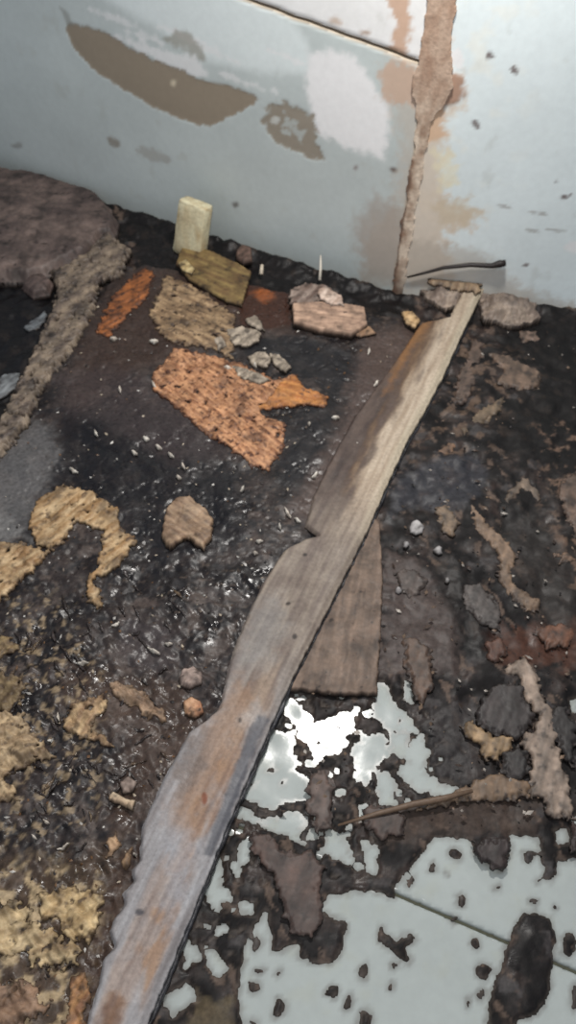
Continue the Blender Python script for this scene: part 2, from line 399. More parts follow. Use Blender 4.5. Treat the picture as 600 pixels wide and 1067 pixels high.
SPOTS = [fl([(225, 838), (330, 884), (412, 924), (411, 938), (320, 900), (225, 858)]), fl([(543, 949), (556, 950), (572, 957), (580, 970), (577, 1000), (573, 1034), (560, 1057), (540, 1064), (533, 1080), (506, 1080), (510, 1034), (520, 1010), (527, 987), (537, 964)]),
 fl([(398, 968), (412, 980), (428, 973), (433, 978), (423, 988), (430, 1001), (425, 1006), (412, 995), (398, 984)]),
 fl([(560, 888), (577, 884), (583, 900), (576, 918), (560, 920), (566, 905)])]
for e in ((475, 890, 7, 6, 20), (450, 904, 4, 6, 0), (551, 893, 7, 8, 0), (480, 938, 5, 7, 0), (473, 957, 4, 4, 0), (495, 982, 5, 6, 0), (504, 1012, 9, 9, 40), (500, 1037, 4, 7, 0), (487, 1046, 3, 4, 0),
          (410, 1006, 4, 4, 0), (407, 1028, 4, 5, 0), (346, 1034, 9, 6, -30), (362, 1045, 4, 10, 15), (378, 1012, 5, 9, 15), (380, 1062, 8, 11, 0), (398, 974, 5, 9, 0), (290, 1050, 7, 11, 15), (265, 1029, 8, 6, 0),
          (270, 1012, 5, 4, 0), (290, 1014, 3, 3, 0), (267, 983, 5, 9, 0), (315, 994, 5, 7, 0), (264, 1066, 4, 4, 0), (593, 985, 9, 13, 0), (599, 1040, 5, 14, 0), (518, 925, 4, 3, 0), (578, 945, 3, 3, 0), (556, 940, 6, 3, 0),
          (428, 918, 4, 7, 30), (272, 783, 4, 5, 0), (282, 800, 5, 4, 0), (259, 818, 8, 7, 0), (268, 845, 10, 6, 0), (331, 773, 6, 3, -50), (418, 750, 3, 4, 0), (295, 816, 3, 2, 0), (464, 909, 2, 2, 0), (620, 930, 9, 7, 0),
          (650, 1010, 11, 8, 0), (300, 1100, 8, 12, 0), (430, 1110, 10, 8, 30)):
    SPOTS.append(ell(*e[:4], tilt=e[4]))
WHITE = [fl(p) for p in WHITE]

ZONE = fl([(215, 745), (250, 735), (290, 722), (380, 715), (440, 730), (470, 790), (475, 835), (420, 850), (400, 900), (370, 925), (320, 900), (280, 900), (240, 990), (195, 1010), (200, 960), (225, 860)])
def mud_cover(U, V):
    """>0 where mud lies on the tiles"""
    k = (V < at(300, 690)[1]); d = np.full(U.shape, 0.012)
    Uw = U + 0.0022 * fbm(U, V, 0.009, 3, 21); Vw = V + 0.0022 * fbm(U, V, 0.009, 3, 22)
    for P in WHITE: d = np.minimum(d, -sdf_c(P, Uw, Vw, 0.012))
    for P in SPOTS: d = np.maximum(d, sdf_c(P, Uw, Vw, 0.012))
    far = at(300, 860)[1]
    zone = sst(-0.02, 0.02, sdf_c(ZONE, U, V, 0.03))
    d = d - 0.0006 - 0.0012 * zone + (0.0008 + 0.0034 * zone) * fbm(U, V, 0.007, 4, 23)
    d = np.where(zone > 0, np.minimum(d, (0.30 + 0.5 * (1 - zone) - fbm(U, V, 0.013, 4, 24)) * 0.012), d)
    return d

KO[0] = 1.5; DIRT = c(104, 98, 92) * 0.5
ga, gb = at(410, 930)[:2], at(600, 1012)[:2]
gu = (gb - ga) / np.linalg.norm(gb - ga); gv = np.array([-gu[1], gu[0]])
TS = 0.46
nt = 0
for j in range(-1, 3):
    for i in range(-2, 3):
        def f_tile(U, V, i=i, j=j):
            a = (U - ga[0]) * gu[0] + (V - ga[1]) * gu[1] + 0.20; b = (U - ga[0]) * gv[0] + (V - ga[1]) * gv[1]
            ca_, cb = (i + 0.5) * TS, (j + 0.5) * TS
            d = TS / 2 - 0.0017 - np.maximum(np.abs(a - ca_), np.abs(b - cb))
            d = np.minimum(d, 0.05)
            col = c(130, 135, 133) * (1 + 0.05 * fbm(U, V, 0.09, 3, 12))[..., None]
            k = sst(0.1, 0.7, fbm(U, V, 0.02, 4, 14)) * 0.18
            col = col * (1 - k[..., None]) + c(128, 128, 112) * k[..., None]
            md = mud_cover(U, V); fm = sst(-0.0045, 0.0006, md + 0.002 * fbm(U, V, 0.01, 3, 15)) * 0.6; col = col * (1 - fm[..., None]) + DIRT * fm[..., None]
            return d, -0.0012 + 0.0012 * sst(0, 0.0025, d) + 0.0003 * fbm(U, V, 0.035, 2, 6), -0.0055, col, 0.10 + 0.08 * np.clip(fbm(U, V, 0.03, 3, 13), -0.5, 1) + 0.25 * fm
        cc = ga + gu * ((i + 0.5) * TS - 0.20) + gv * (j + 0.5) * TS
        r = TS * 0.72
        px0 = cc[0] - r, cc[0] + r
        if cc[0] < -0.45 or cc[0] > 0.75 or cc[1] > 1.25 or cc[1] < -0.35: continue
        vis = cc[1] < 0.85 and cc[0] > -0.3
        relief('tile', FLOOR, (cc[0] - r, cc[0] + r, cc[1] - r, cc[1] + r), 0.003 if vis else 0.01, f_tile, M_GLAZE, floor, bottom=False)

KO[0] = 0.6
def f_mud(U, V):
    d = mud_cover(U, V)
    db = sdf(BOARD, U, V)
    d = np.minimum(d, -db - 0.0 + 0.012)
    dl = np.minimum(np.dot(np.stack([U - B0[0], V - B0[1]], -1), WL.w[:2]), 9); dr = np.dot(np.stack([U - B0[0], V - B0[1]], -1), WR.w[:2])
    wallside = np.where(U < B0[0], dl, dr)
    d = np.minimum(d, wallside - 0.0005)
    thn = 0.45 + 0.55 * sst(at(300, 760)[1], at(300, 700)[1], V)
    h = (0.0016 + 0.0012 * thn) * sst(0, 0.004, d) + 0.0035 * thn * sst(0.0, 0.012, d) * (0.55 + 1.1 * fbm(U, V, 0.03, 2, 31)) + 0.0004 * sst(0.002, 0.01, d) * fbm(U, V, 0.005, 3, 35)
    up = sst(0.5, 0.75, V); h = h + up * (0.003 + 0.004 * fbm(U, V, 0.05, 4, 36)) * sst(0, 0.012, d)
    h = h + 0.010 * sst(0.03, 0.0, wallside) * (0.8 + 0.5 * fbm(U, V, 0.02, 3, 37))      # silt banked against the wall
    n1 = fbm(U, V, 0.03, 5, 41); n2 = fbm(U, V, 0.011, 4, 42); n3 = fbm(U * 1.3 + V * 0.4, V * 0.8, 0.02, 5, 48)
    col = mix(c(22, 18, 18), c(64, 53, 49), 0.32 + n1 * 1.6)
    col = mix(col, c(28, 24, 25), sst(0.0, 0.45, n2) * 0.8)
    col = mix(col, c(112, 95, 84), sst(0.30, 0.42, n3) * 0.8); col = mix(col, c(80, 76, 76), sst(0.28, 0.42, fbm(U, V, 0.024, 5, 49)) * 0.7); col = mix(col, c(14, 11, 12), sst(0.12, 0.3, fbm(U, V, 0.035, 5, 47)) * 0.85)
    p = Paint(U, V, col, np.clip(0.62 - 0.35 * n1 + 0.2 * n3, 0.3, 0.85))
    Q = lambda pts: fl(pts, 0.006)
    br = sst(0.12, 0.4, fbm(U, V, 0.018, 4, 43))
    # brown silt and grey sludge in places
    p.lay(p.mask(Q([(435, 335), (470, 340), (560, 360), (570, 430), (520, 470), (470, 500), (440, 470), (420, 500), (400, 520), (430, 440)]), feather=0.02, warp=0.02) * br * 0.8, c(112, 92, 78))
    p.patch(Q([(515, 328), (640, 330), (640, 500), (580, 490), (520, 470), (505, 430), (560, 410), (565, 385), (520, 365)]), c(17, 14, 14), 0.7, op=0.9, feather=0.02, warp=0.015)
    p.patch(Q([(410, 500), (450, 480), (490, 470), (508, 490), (500, 520), (460, 535), (430, 525), (405, 545)]), c(62, 62, 68), 0.42, op=0.75, feather=0.008, warp=0.01)
    p.patch(Q([(398, 575), (430, 578), (462, 600), (478, 640), (478, 700), (440, 705), (398, 700)]), c(88, 76, 72), 0.5, op=0.8, feather=0.008, warp=0.014, h=0.002)
    p.patch(Q([(500, 560), (600, 560), (600, 660), (560, 640), (540, 600)]), c(60, 52, 48), op=0.6, feather=0.015, warp=0.014)
    p.patch(Q([(500, 655), (560, 650), (610, 640), (610, 700), (565, 690), (520, 690)]), c(94, 60, 46), op=0.7, feather=0.008, warp=0.016)
    p.lay(p.mask(Q([(560, 450), (620, 440), (620, 640), (575, 600)]), feather=0.01, warp=0.02) * br, c(116, 94, 80))
    p.patch(Q([(445, 745), (470, 735), (500, 725), (500, 800), (480, 815), (450, 812)]), c(56, 52, 52), 0.5, op=0.8, feather=0.008, warp=0.008)
    p.patch(Q([(505, 550), (560, 530), (590, 580), (600, 660), (560, 650), (545, 600)]), c(44, 40, 38), 0.5, op=0.7, feather=0.012, warp=0.012)
    p.patch(Q([(440, 590), (480, 580), (500, 620), (520, 660), (490, 680), (470, 640)]), c(16, 13, 13), 0.5, op=0.8, feather=0.008, warp=0.010)
    p.patch(Q([(205, 1035), (240, 1040), (240, 1090), (190, 1090)]), c(98, 86, 66), op=0.85, feather=0.004, warp=0.008)
    p.patch(Q([(390, 855), (460, 835), (560, 835), (560, 868), (470, 868), (400, 880)]), c(84, 70, 62), op=0.7, feather=0.008, warp=0.012)
    # black hollow on the left, behind the board
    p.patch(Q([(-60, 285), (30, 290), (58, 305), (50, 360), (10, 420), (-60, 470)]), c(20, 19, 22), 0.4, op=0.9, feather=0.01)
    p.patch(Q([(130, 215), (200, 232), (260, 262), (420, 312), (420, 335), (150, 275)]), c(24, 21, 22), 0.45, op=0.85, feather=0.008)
    thin = sst(0.0035, 0.0, d) * 0.5
    p.lay(thin, c(104, 94, 86))
    return d, 0.0003 + h + p.h, -0.0008, p.col, p.r
tag(relief('mud', FLOOR, (-0.55, 0.66, -0.02, 1.26), 0.0019, f_mud, M_MUD, bottom=False), 'wet dark brown mud smeared over floor tiles right of long strip', 'mud', kind='stuff')

# ------------------------------------------------------------------ the rotten board
def cracks(U, V, seed, su=0.02, sv=0.02, wdt=0.08):
    return sst(wdt, 0.0, np.abs(fbm(U / su, V / sv, 1.0, 3, seed)))
def board_h(U, V):
    g = U * math.cos(0.9) + V * math.sin(0.9); t = -U * math.sin(0.9) + V * math.cos(0.9)
    low = sst(0.62, 0.35, V)                                          # more broken up towards the near end
    h = ZB - 0.003 + 0.0035 * fbm(U, V, 0.06, 3, 51) + (0.0008 + 0.0028 * low) * fbm(U, V, 0.022, 3, 52)
    h = h + (0.0003 + 0.0030 * low) * fbm(t / 0.014, g / 0.005, 1.0, 3, 53)
    h = h - 0.0018 * cracks(U, V, 55, 0.03, 0.03, 0.05)
    return h
def f_board(U, V):
    d = sdf(BOARD, U, V) + 0.004 * fbm(U, V, 0.02, 4, 50)
    h = board_h(U, V)
    n1 = fbm(U, V, 0.05, 4, 61); n2 = fbm(U, V, 0.012, 4, 62); n3 = fbm(U, V, 0.006, 3, 63)
    col = mix(c(32, 28, 29), c(72, 62, 59), 0.4 + 1.2 * n1)
    col = mix(col, c(34, 31, 34), sst(0.0, 0.5, n2)); col = mix(col, c(104, 90, 80), sst(0.3, 0.7, n3) * 0.6)
    col = mix(col, c(100, 88, 82), sst(0.24, 0.45, fbm(U, V, 0.03, 5, 69)) * 0.7)
    p = Paint(U, V, col, np.clip(0.42 + 0.4 * n2 + 0.3 * n1, 0.18, 0.75))
    Q = lambda pts: fl(pts, ZB)
    p.patch(Q([(145, 275), (250, 290), (305, 310), (300, 345), (250, 340), (180, 370), (110, 400), (60, 470), (70, 390), (110, 300)]), c(74, 56, 48), op=0.7, feather=0.014)
    p.patch(Q([(248, 282), (300, 296), (303, 335), (270, 342), (250, 335)]), c(72, 46, 36), 0.3, feather=0.004, warp=0.004)
    p.patch(ell(275, 305, 11, 8, ZB), c(170, 96, 50), op=0.8, feather=0.006, warp=0.006)
    p.patch(Q([(210, 345), (330, 350), (400, 380), (400, 420), (350, 470), (310, 530), (290, 500), (300, 440), (345, 405)]), c(30, 30, 34), 0.3, op=0.85, feather=0.012, warp=0.012)
    p.patch(Q([(60, 420), (180, 430), (250, 490), (260, 560), (160, 600), (130, 540), (80, 500), (50, 500)]), c(25, 25, 30), 0.28, op=0.8, feather=0.014, warp=0.012)
    p.patch(Q([(-60, 440), (10, 430), (50, 440), (62, 470), (40, 520), (15, 560), (-60, 600)]), c(112, 110, 110), 0.4, op=0.8, feather=0.012, warp=0.012)
    p.patch(Q([(-60, 520), (0, 530), (30, 560), (-60, 570)]), c(140, 138, 136), 0.4, op=0.6, feather=0.01, warp=0.01)
    p.patch(Q([(50, 390), (110, 380), (190, 405), (240, 470), (180, 480), (110, 440), (70, 430)]), c(74, 64, 64), 0.35, op=0.6, feather=0.014)
    p.patch(Q([(380, 350), (440, 335), (430, 380), (370, 470), (330, 545), (300, 530), (350, 450)]), c(98, 82, 76), 0.38, op=0.75, feather=0.014, warp=0.01)
    p.patch(Q([(130, 640), (175, 650), (185, 690), (150, 700), (120, 680)]), c(84, 76, 76), 0.3, op=0.7, feather=0.01)
    p.patch(Q([(60, 690), (120, 700), (190, 710), (215, 750), (190, 800), (150, 850), (120, 880), (110, 840), (130, 770), (60, 740)]), c(94, 76, 66), op=0.6, feather=0.012, warp=0.012)
    p.patch(Q([(-60, 870), (40, 900), (120, 880), (140, 920), (90, 1100), (-60, 1100)]), c(104, 84, 66), op=0.55, feather=0.016, warp=0.016)
    k = p.mask(Q([(-80, 880), (60, 905), (120, 915), (90, 1100), (-80, 1120)]), feather=0.012, warp=0.012)
    p.lay(k * sst(0.0, 0.35, fbm(U, V, 0.014, 4, 66)), c(196, 172, 136), 0.6, h=0.0015)
    k = p.mask(Q([(-80, 620), (60, 620), (100, 700), (110, 830), (60, 890), (-80, 860)]), feather=0.012, warp=0.012)
    p.lay(k * sst(0.15, 0.4, fbm(U, V, 0.010, 4, 67)) * 0.8, c(170, 148, 118), 0.6)
    p.lay(k * sst(0.2, 0.5, fbm(U, V, 0.008, 4, 68)) * 0.8, c(20, 18, 20), 0.2, h=-0.0015)
    p.patch(Q([(150, 880), (130, 930), (110, 1000), (90, 1080), (60, 1080), (95, 980), (120, 900)]), c(70, 50, 40), op=0.8, feather=0.006, warp=0.006)
    # grey fibres catching the light along a lifted ridge
    e = sst(0.0, 0.004, d)
    return d, 0.006 + (h + p.h - 0.006) * e, 0.0, p.col, p.r
base = bpy.data.objects.new('rotten_board', None); C.objects.link(base); base.location = (BOARD[:, 0].mean(), BOARD[:, 1].mean(), 0)
base.empty_display_size = 0.05
tag(base, 'large black sodden rotten board left of the long pale strip', 'board')
relief('board', FLOOR, (-0.62, 0.25, -0.12, 1.2), 0.0019, f_board, M_ROT, base, bottom=False)

CH = []
def wall_side(U, V):
    """distance in front of the walls"""
    q = np.stack([U - B0[0], V - B0[1]], -1)
    return np.where(U < B0[0], np.dot(q, WL.w[:2]), np.dot(q, WR.w[:2]))
def wall_pt(fr, px, py, off):
    d = FW + RT * ((px - IW / 2) / FPX) - UP * ((py - IH / 2) / FPX)
    return CAM + d * (np.dot(fr.o + fr.w * off - CAM, fr.w) / np.dot(d, fr.w))
def chip(name, pts, z0, th, c1, c2, label=None, cat=None, group=None, parent=None, ang=60, fib=(0.03, 0.007), amp=0.0005, edge=0.002, warp=0.002, wscale=0.008,
         rough=0.6, dark=None, dk=0.35, seed=None, res=0.0011, M=None, dome=0.0, lift=0.0, tilt=(0, 0), kind=None, ridge=0.0, holes=0.0, fade=0.0012, specks=0.35, blotch=0.55):
    """a torn flake, scrap or block: outline, thickness, grain along ang (degrees from the photo's left-right line)"""
    s = len(CH) + 100 if seed is None else seed; CH.append(name)
    onb = z0 == 'board'
    zz = ZB if onb else z0
    P = fl(pts, zz + th * 0.6) if not isinstance(pts, np.ndarray) else pts
    cen = P.mean(0); a = math.radians(ang); ca_, sa = math.cos(a), math.sin(a)
    dark = c(48, 38, 34) if dark is None else dark
    def f(U, V):
        d = sdf(P, U, V) + warp * fbm(U, V, wscale, 4, s) + 0.2 * warp * noise(U / 0.0022, V / 0.0022, s + 7)
        if holes: d = np.minimum(d, (0.62 - holes - fbm(U, V, 0.009, 4, s + 5)) * 0.012)
        if cen[1] > 0.85 or cen[0] < -0.3: d = np.minimum(d, wall_side(U, V) - 0.0008)
        g = U * ca_ + V * sa; t = -U * sa + V * ca_
        fn = fbm(g / fib[0], t / fib[1], 1.0, 3, s + 1, 0.4); n = fbm(U, V, 0.012, 4, s + 2)
        sup = (board_h(U, V) if onb else z0) + (U - cen[0]) * tilt[0] + (V - cen[1]) * tilt[1] + lift
        R = max(np.ptp(P, 0).min() / 2, 1e-3)
        top = sup + th * (0.45 + 0.55 * sst(0, edge, d)) + amp * (fn + n) + dome * sst(0, R, d) + ridge * np.abs(fn) * sst(0, edge * 2, d)
        col = mix(c1, c2, 0.5 + 0.9 * fn)
        col = mix(col, dark, sst(1.0 - dk, 1.25 - dk, np.abs(n) + 0.35 * fn + 0.25 * sst(0.002, 0, d)) * 0.9)
        n3 = fbm(g / max(fib[0] * 0.4, 0.006), t / max(fib[1], 0.003), 1.0, 4, s + 3); col = mix(col, dark * 0.8, sst(0.22, 0.6, n3) * specks); col = mix(col, c2 * 0.55 + c1 * 0.1, sst(0.1, 0.55, fbm(U, V, 0.02, 3, s + 4)) * 0.5)
        bl = fbm(U, V, float(np.clip(R * 0.5, 0.009, 0.026)), 4, s + 6); col = col * (1 + 0.45 * np.clip(bl, -0.8, 0.8))[..., None]; col = mix(col, dark, sst(0.30, 0.62, -bl) * blotch)
        if fade: col = mix(col, dark, sst(fade, 0, d + 0.4 * fade * n) * 0.85)
        bot = sup - 0.0012 if onb else sup - 0.0002
        return d, top, bot, col, rough + 0.1 * n
    lo_ = P.min(0) - 0.006; hi = P.max(0) + 0.006
    o = relief(name, FLOOR, (lo_[0], hi[0], lo_[1], hi[1]), res, f, M or M_WOOD, parent)
    return tag(o, label, cat, group, kind)

OR1, OR2 = c(224, 168, 124), c(166, 114, 80); TN1, TN2 = c(222, 192, 150), c(160, 134, 104); DRK = c(44, 36, 34)
# torn layers of the board itself: parts of it
chip('exposed_wood', [(181, 361), (229, 369), (254, 377), (287, 394), (308, 388), (317, 402), (342, 411), (337, 423), (321, 419), (271, 423), (275, 432), (298, 436), (296, 461), (281, 486), (262, 482),
     (250, 473), (233, 461), (212, 448), (187, 427), (158, 402), (158, 390)], 'board', 0.0025, OR1, OR2, 'bright orange splintered wood in the middle', parent=base, ang=-45, fib=(0.016, 0.0045), amp=0.0010, dk=0.55, warp=0.005, ridge=0.0014, holes=0.02, fade=0.004, dark=c(84, 50, 36), specks=0.8)
chip('exposed_wood', [(268, 423), (285, 408), (292, 396), (308, 388), (317, 402), (342, 411), (338, 423), (321, 420)], 'board', 0.0038, c(226, 158, 92), c(176, 112, 62), 'brighter orange tongue pointing at the strip', parent=base, ang=-15, warp=0.003, dark=c(84, 50, 36))
chip('exposed_wood', [(100, 345), (115, 310), (145, 277), (160, 280), (155, 305), (135, 325), (115, 347)], 'board', 0.002, c(184, 112, 60), c(124, 76, 48), 'narrow orange-brown wood near the far end', parent=base, ang=50, warp=0.007, dk=0.6, fade=0.004, dark=c(66, 44, 36))
chip('exposed_wood', [(155, 325), (165, 303), (172, 285), (200, 295), (245, 325), (242, 370), (220, 362), (190, 358), (170, 350)], 'board', 0.0028, c(190, 160, 124), c(132, 106, 80), 'dull tan wood beside the olive piece', parent=base, ang=-30, warp=0.006, dk=0.55, holes=0.05, fade=0.004, dark=c(66, 52, 44))
chip('torn_fibre', [(30, 540), (37, 518), (65, 502), (95, 510), (120, 527), (125, 545), (140, 562), (125, 590), (110, 595), (95, 602), (107, 620), (105, 630), (90, 625), (87, 605), (100, 590),
     (105, 565), (107, 550), (90, 547), (80, 540), (70, 555), (55, 572), (35, 565)], 'board', 0.004, TN1, c(166, 128, 84), 'tan hooked curl of torn wood fibre', parent=base, ang=50, warp=0.0053, amp=0.0006, dk=0.4, ridge=0.001, holes=0.03, fade=0.003, dark=c(92, 74, 58), specks=0.6)
chip('torn_fibre', [(-40, 565), (0, 562), (30, 565), (52, 573), (32, 595), (5, 620), (-40, 640)], 'board', 0.004, TN1, c(160, 124, 84), parent=base, ang=45, fib=(0.02, 0.006), warp=0.0060, ridge=0.0015, holes=0.03, fade=0.003, dark=c(92, 74, 58), specks=0.6)
chip('torn_fibre', [(-40, 735), (0, 738), (23, 743), (33, 760), (43, 773), (55, 787), (33, 797), (17, 797), (7, 810), (20, 833), (5, 835), (-40, 820)], 'board', 0.0035, c(222, 194, 154), TN2, parent=base, ang=30, warp=0.0060, amp=0.0014, holes=0.03, fade=0.003, dark=c(92, 74, 58), specks=0.6)
chip('torn_fibre', [(80, 730), (107, 722), (113, 733), (102, 743), (95, 757), (118, 775), (107, 775), (80, 764), (63, 757), (68, 737)], 'board', 0.0035, c(222, 190, 146), c(160, 126, 96), parent=base, ang=70, warp=0.0045, holes=0.03, fade=0.003, dark=c(92, 74, 58), specks=0.6)
chip('torn_fibre', [(112, 706), (130, 710), (150, 719), (167, 738), (176, 752), (156, 748), (137, 733), (118, 722)], 'board', 0.003, c(184, 154, 126), c(136, 110, 90), parent=base, ang=-35, warp=0.0045, holes=0.03, fade=0.003, dark=c(92, 74, 58), specks=0.6)
chip('torn_fibre', [(38, 930), (80, 922), (108, 932), (104, 954), (92, 984), (70, 974), (60, 958), (40, 952)], 'board', 0.0045, c(238, 210, 162), c(190, 160, 116), parent=base, ang=40, warp=0.0053, amp=0.0014, holes=0.03, fade=0.003, dark=c(92, 74, 58), specks=0.6)
chip('torn_fibre', [(-40, 925), (20, 940), (42, 964), (82, 984), (78, 1003), (47, 1008), (23, 994), (-40, 990)], 'board', 0.004, c(232, 206, 162), c(156, 130, 96), parent=base, ang=20, warp=0.009, amp=0.002, dk=0.6, holes=0.1)
chip('torn_fibre', [(73, 1015), (90, 1015), (93, 1040), (84, 1075), (66, 1078)], 'board', 0.003, c(206, 156, 108), c(150, 106, 76), parent=base, warp=0.0045, holes=0.03, fade=0.003, dark=c(92, 74, 58), specks=0.6)
chip('torn_fibre', [(-40, 1015), (42, 1025), (48, 1048), (20, 1075), (-40, 1075)], 'board', 0.003, c(176, 142, 116), c(124, 98, 80), parent=base, ang=10, warp=0.0075, holes=0.03, fade=0.003, dark=c(92, 74, 58), specks=0.6)
chip('torn_fibre', [(108, 892), (112, 876), (122, 862), (125, 880), (116, 892)], 'board', 0.003, c(214, 176, 138), c(160, 126, 98), parent=base, warp=0.0030, holes=0.03, fade=0.003, dark=c(92, 74, 58), specks=0.6)
chip('torn_fibre', [(127, 903), (130, 886), (137, 880), (136, 896), (131, 908)], 'board', 0.003, c(200, 164, 128), c(150, 118, 92), parent=base, warp=0.0030, holes=0.03, fade=0.003, dark=c(92, 74, 58), specks=0.6)
chip('torn_fibre', [(-30, 655), (8, 662), (18, 672), (6, 682), (-30, 690)], 'board', 0.003, c(170, 146, 104), c(130, 106, 76), parent=base, warp=0.0060, holes=0.03, fade=0.003, dark=c(92, 74, 58), specks=0.6)
chip('torn_fibre', [(-30, 700), (14, 698), (26, 712), (20, 732), (6, 740), (-30, 735)], 'board', 0.003, c(160, 138, 104), c(110, 90, 66), parent=base, warp=0.0075, dk=0.5, holes=0.03, fade=0.003, dark=c(92, 74, 58), specks=0.6)
# ridges of black shredded fibre at the near end
rs = np.random.RandomState(3)
for i in range(70):
    x, y = rs.uniform(-20, 190), rs.uniform(590, 900)
    if x > 255 - (y - 560) * 0.3: continue
    L = rs.uniform(10, 30); a = math.radians(rs.choice([40, -35, 65]) + rs.uniform(-25, 25)); wd = rs.uniform(2.0, 4.5)
    dx, dy = math.cos(a) * L / 2, math.sin(a) * L / 2; nx_, ny_ = -math.sin(a) * wd / 2, math.cos(a) * wd / 2
    bx, by = rs.uniform(-3, 3, 2)
    k = rs.rand()
    col = (c(44, 40, 42), c(66, 58, 56)) if k < 0.6 else ((c(104, 96, 94), c(70, 62, 62)) if k < 0.85 else (c(150, 128, 100), c(104, 84, 68)))
    chip('shred', [(x - dx, y - dy), (x + nx_ + bx, y + ny_ + by), (x + dx, y + dy), (x - nx_ + bx, y - ny_ + by)], 'board', rs.uniform(0.0015, 0.004), col[0], col[1], parent=base,
         ang=-math.degrees(a), warp=0.001, rough=0.32, dk=0.2, res=0.0014)

# ------------------------------------------------------------------ the long strip
SZ = 0.024
SL = [(491, 286), (484, 300), (474, 318), (468, 331), (452, 334), (438, 336), (420, 362), (396, 395), (370, 430), (342, 480), (326, 515), (318, 545), (332, 556), (318, 558), (296, 570), (276, 600), (262, 628), (248, 660), (238, 690), (228, 735), (213, 748), (196, 760), (180, 790), (166, 816), (148, 856),
      (144, 882), (145, 894), (137, 903), (138, 916), (127, 928), (129, 940), (118, 955), (113, 968), (118, 985), (106, 998), (104, 1012), (98, 1035), (88, 1067), (60, 1150)]
SR = [(130, 1130), (152, 1067), (178, 1005), (202, 945), (222, 895), (240, 850), (262, 800), (283, 752), (304, 706), (330, 655), (356, 604), (382, 552), (405, 500), (424, 458), (444, 424), (462, 390), (480, 350), (494, 322), (505, 300), (501, 291)]
STRIP = fl(SL + SR, SZ)
sa_, sb = fl([(120, 1067), (470, 340)], SZ); sdir = (sb - sa_) / np.linalg.norm(sb - sa_); snr = np.array([sdir[1], -sdir[0]])
SRW = fl(SR, SZ); 
def f_strip(U, V):
    d = sdf(STRIP, U, V) + 0.0010 * fbm(U, V, 0.01, 4, 71)
    g = (U - sa_[0]) * sdir[0] + (V - sa_[1]) * sdir[1]; t = (U - sa_[0]) * snr[0] + (V - sa_[1]) * snr[1]
    GL = np.linalg.norm(sb - sa_)
    # distance in from the right hand edge
    er = np.full(U.shape, 9.0)
    for i in range(len(SRW) - 1):
        x0, y0 = SRW[i]; ex, ey = SRW[i + 1] - SRW[i]; L = ex * ex + ey * ey
        q = np.clip(((U - x0) * ex + (V - y0) * ey) / L, 0, 1); er = np.minimum(er, np.hypot(U - x0 - q * ex, V - y0 - q * ey))
    fn = fbm(g / 0.09, t / 0.007, 1.0, 4, 72); n = fbm(U, V, 0.03, 4, 73); n2 = fbm(g / 0.05, t / 0.014, 1.0, 3, 74)
    s = g / GL
    low = sst(0.42, 0.2, s); up = sst(0.52, 0.66, s)
    mid = mix(c(160, 146, 132), c(126, 112, 104), 0.5 + fn + n * 0.5)
    lowc = mix(c(182, 180, 182), c(146, 140, 140), 0.5 + fn)
    brown = mix(c(186, 154, 128), c(146, 116, 98), 0.5 + fn)
    lowc = mix(lowc, brown, sst(0.018, 0.004, np.abs(er - 0.024 + 0.012 * n2)) * (0.5 + 0.5 * sst(-0.3, 0.3, n + n2)))
    upc = mix(c(220, 202, 180), c(178, 158, 136), 0.45 + 0.8 * fn)
    upc = mix(upc, mix(c(128, 98, 70), c(96, 78, 68), 0.5 + n2), sst(0.020, 0.042, er + 0.010 * n2))
    upc = mix(upc, mix(c(74, 62, 58), c(104, 88, 80), 0.5 + n2), sst(0.030, 0.048, er + 0.01 * n2) * sst(0.95, 0.8, s))
    col = mix(mid, lowc, low); col = mix(col, upc, up)
    col = mix(col, c(202, 190, 165), sst(0.012, 0.004, er) * sst(0.45, 0.75, s) * 0.6)
    p = Paint(U, V, col, np.clip(0.62 + 0.2 * n - 0.05 * low, 0.42, 0.85))
    Q = lambda pts: fl(pts, SZ)
    p.patch(Q([(228, 735), (250, 700), (262, 730), (235, 790), (205, 850), (190, 880), (175, 860), (185, 810), (205, 770)]), c(176, 138, 106), op=0.55, feather=0.01, warp=0.01)
    p.patch(Q([(175, 860), (195, 860), (205, 880), (190, 940), (175, 960), (172, 900)]), c(178, 182, 190), op=0.5, feather=0.008, warp=0.008)
    p.patch(Q([(190, 770), (215, 760), (212, 800), (190, 830), (180, 810)]), c(112, 104, 102), op=0.6, feather=0.008, warp=0.008)
    p.patch(Q([(262, 628), (290, 620), (300, 650), (280, 690), (250, 690)]), c(150, 148, 146), op=0.5, feather=0.012, warp=0.01)
    p.patch(Q([(118, 1035), (128, 1045), (124, 1080), (104, 1080), (108, 1050)]), c(120, 84, 62), op=0.75, feather=0.003, warp=0.004)
    p.patch(Q([(280, 750), (262, 790), (240, 850), (220, 890), (212, 890), (230, 840), (252, 780), (268, 745)]), c(92, 94, 102), op=0.8, feather=0.002, warp=0.003)  # shaded side of the strip painted as a dark grey band
    p.patch(Q([(450, 334), (430, 362), (412, 392), (400, 410), (424, 355), (434, 338)]), c(160, 112, 66), op=0.6, feather=0.006, warp=0.005)
    for (x, y, rx, ry, cc) in ((318, 577, 2.5, 2, DRK), (300, 628, 3, 2, DRK), (243, 664, 4, 2, c(80, 50, 40)), (307, 663, 2.5, 3, DRK), (213, 832, 3, 7, c(140, 78, 50)), (145, 950, 5, 3, c(86, 84, 90)), (250, 750, 2, 3, DRK)):
        p.patch(ell(x, y, rx, ry, SZ), cc, op=0.9, feather=0.001, warp=0.001)
    st = cracks(g, t, 79, 0.14, 0.008, 0.04) * 0.25; p.lay(st, c(96, 82, 72))
    # rounded back: the outer edge rolls down, the inner side feathers onto the board
    wl_ = sst(0.0, 0.006, er); h = SZ - 0.0028 * (1 - wl_)
    h = h - 0.0022 * sst(0.02, 0.05, er) + 0.0003 * fn + 0.0007 * n
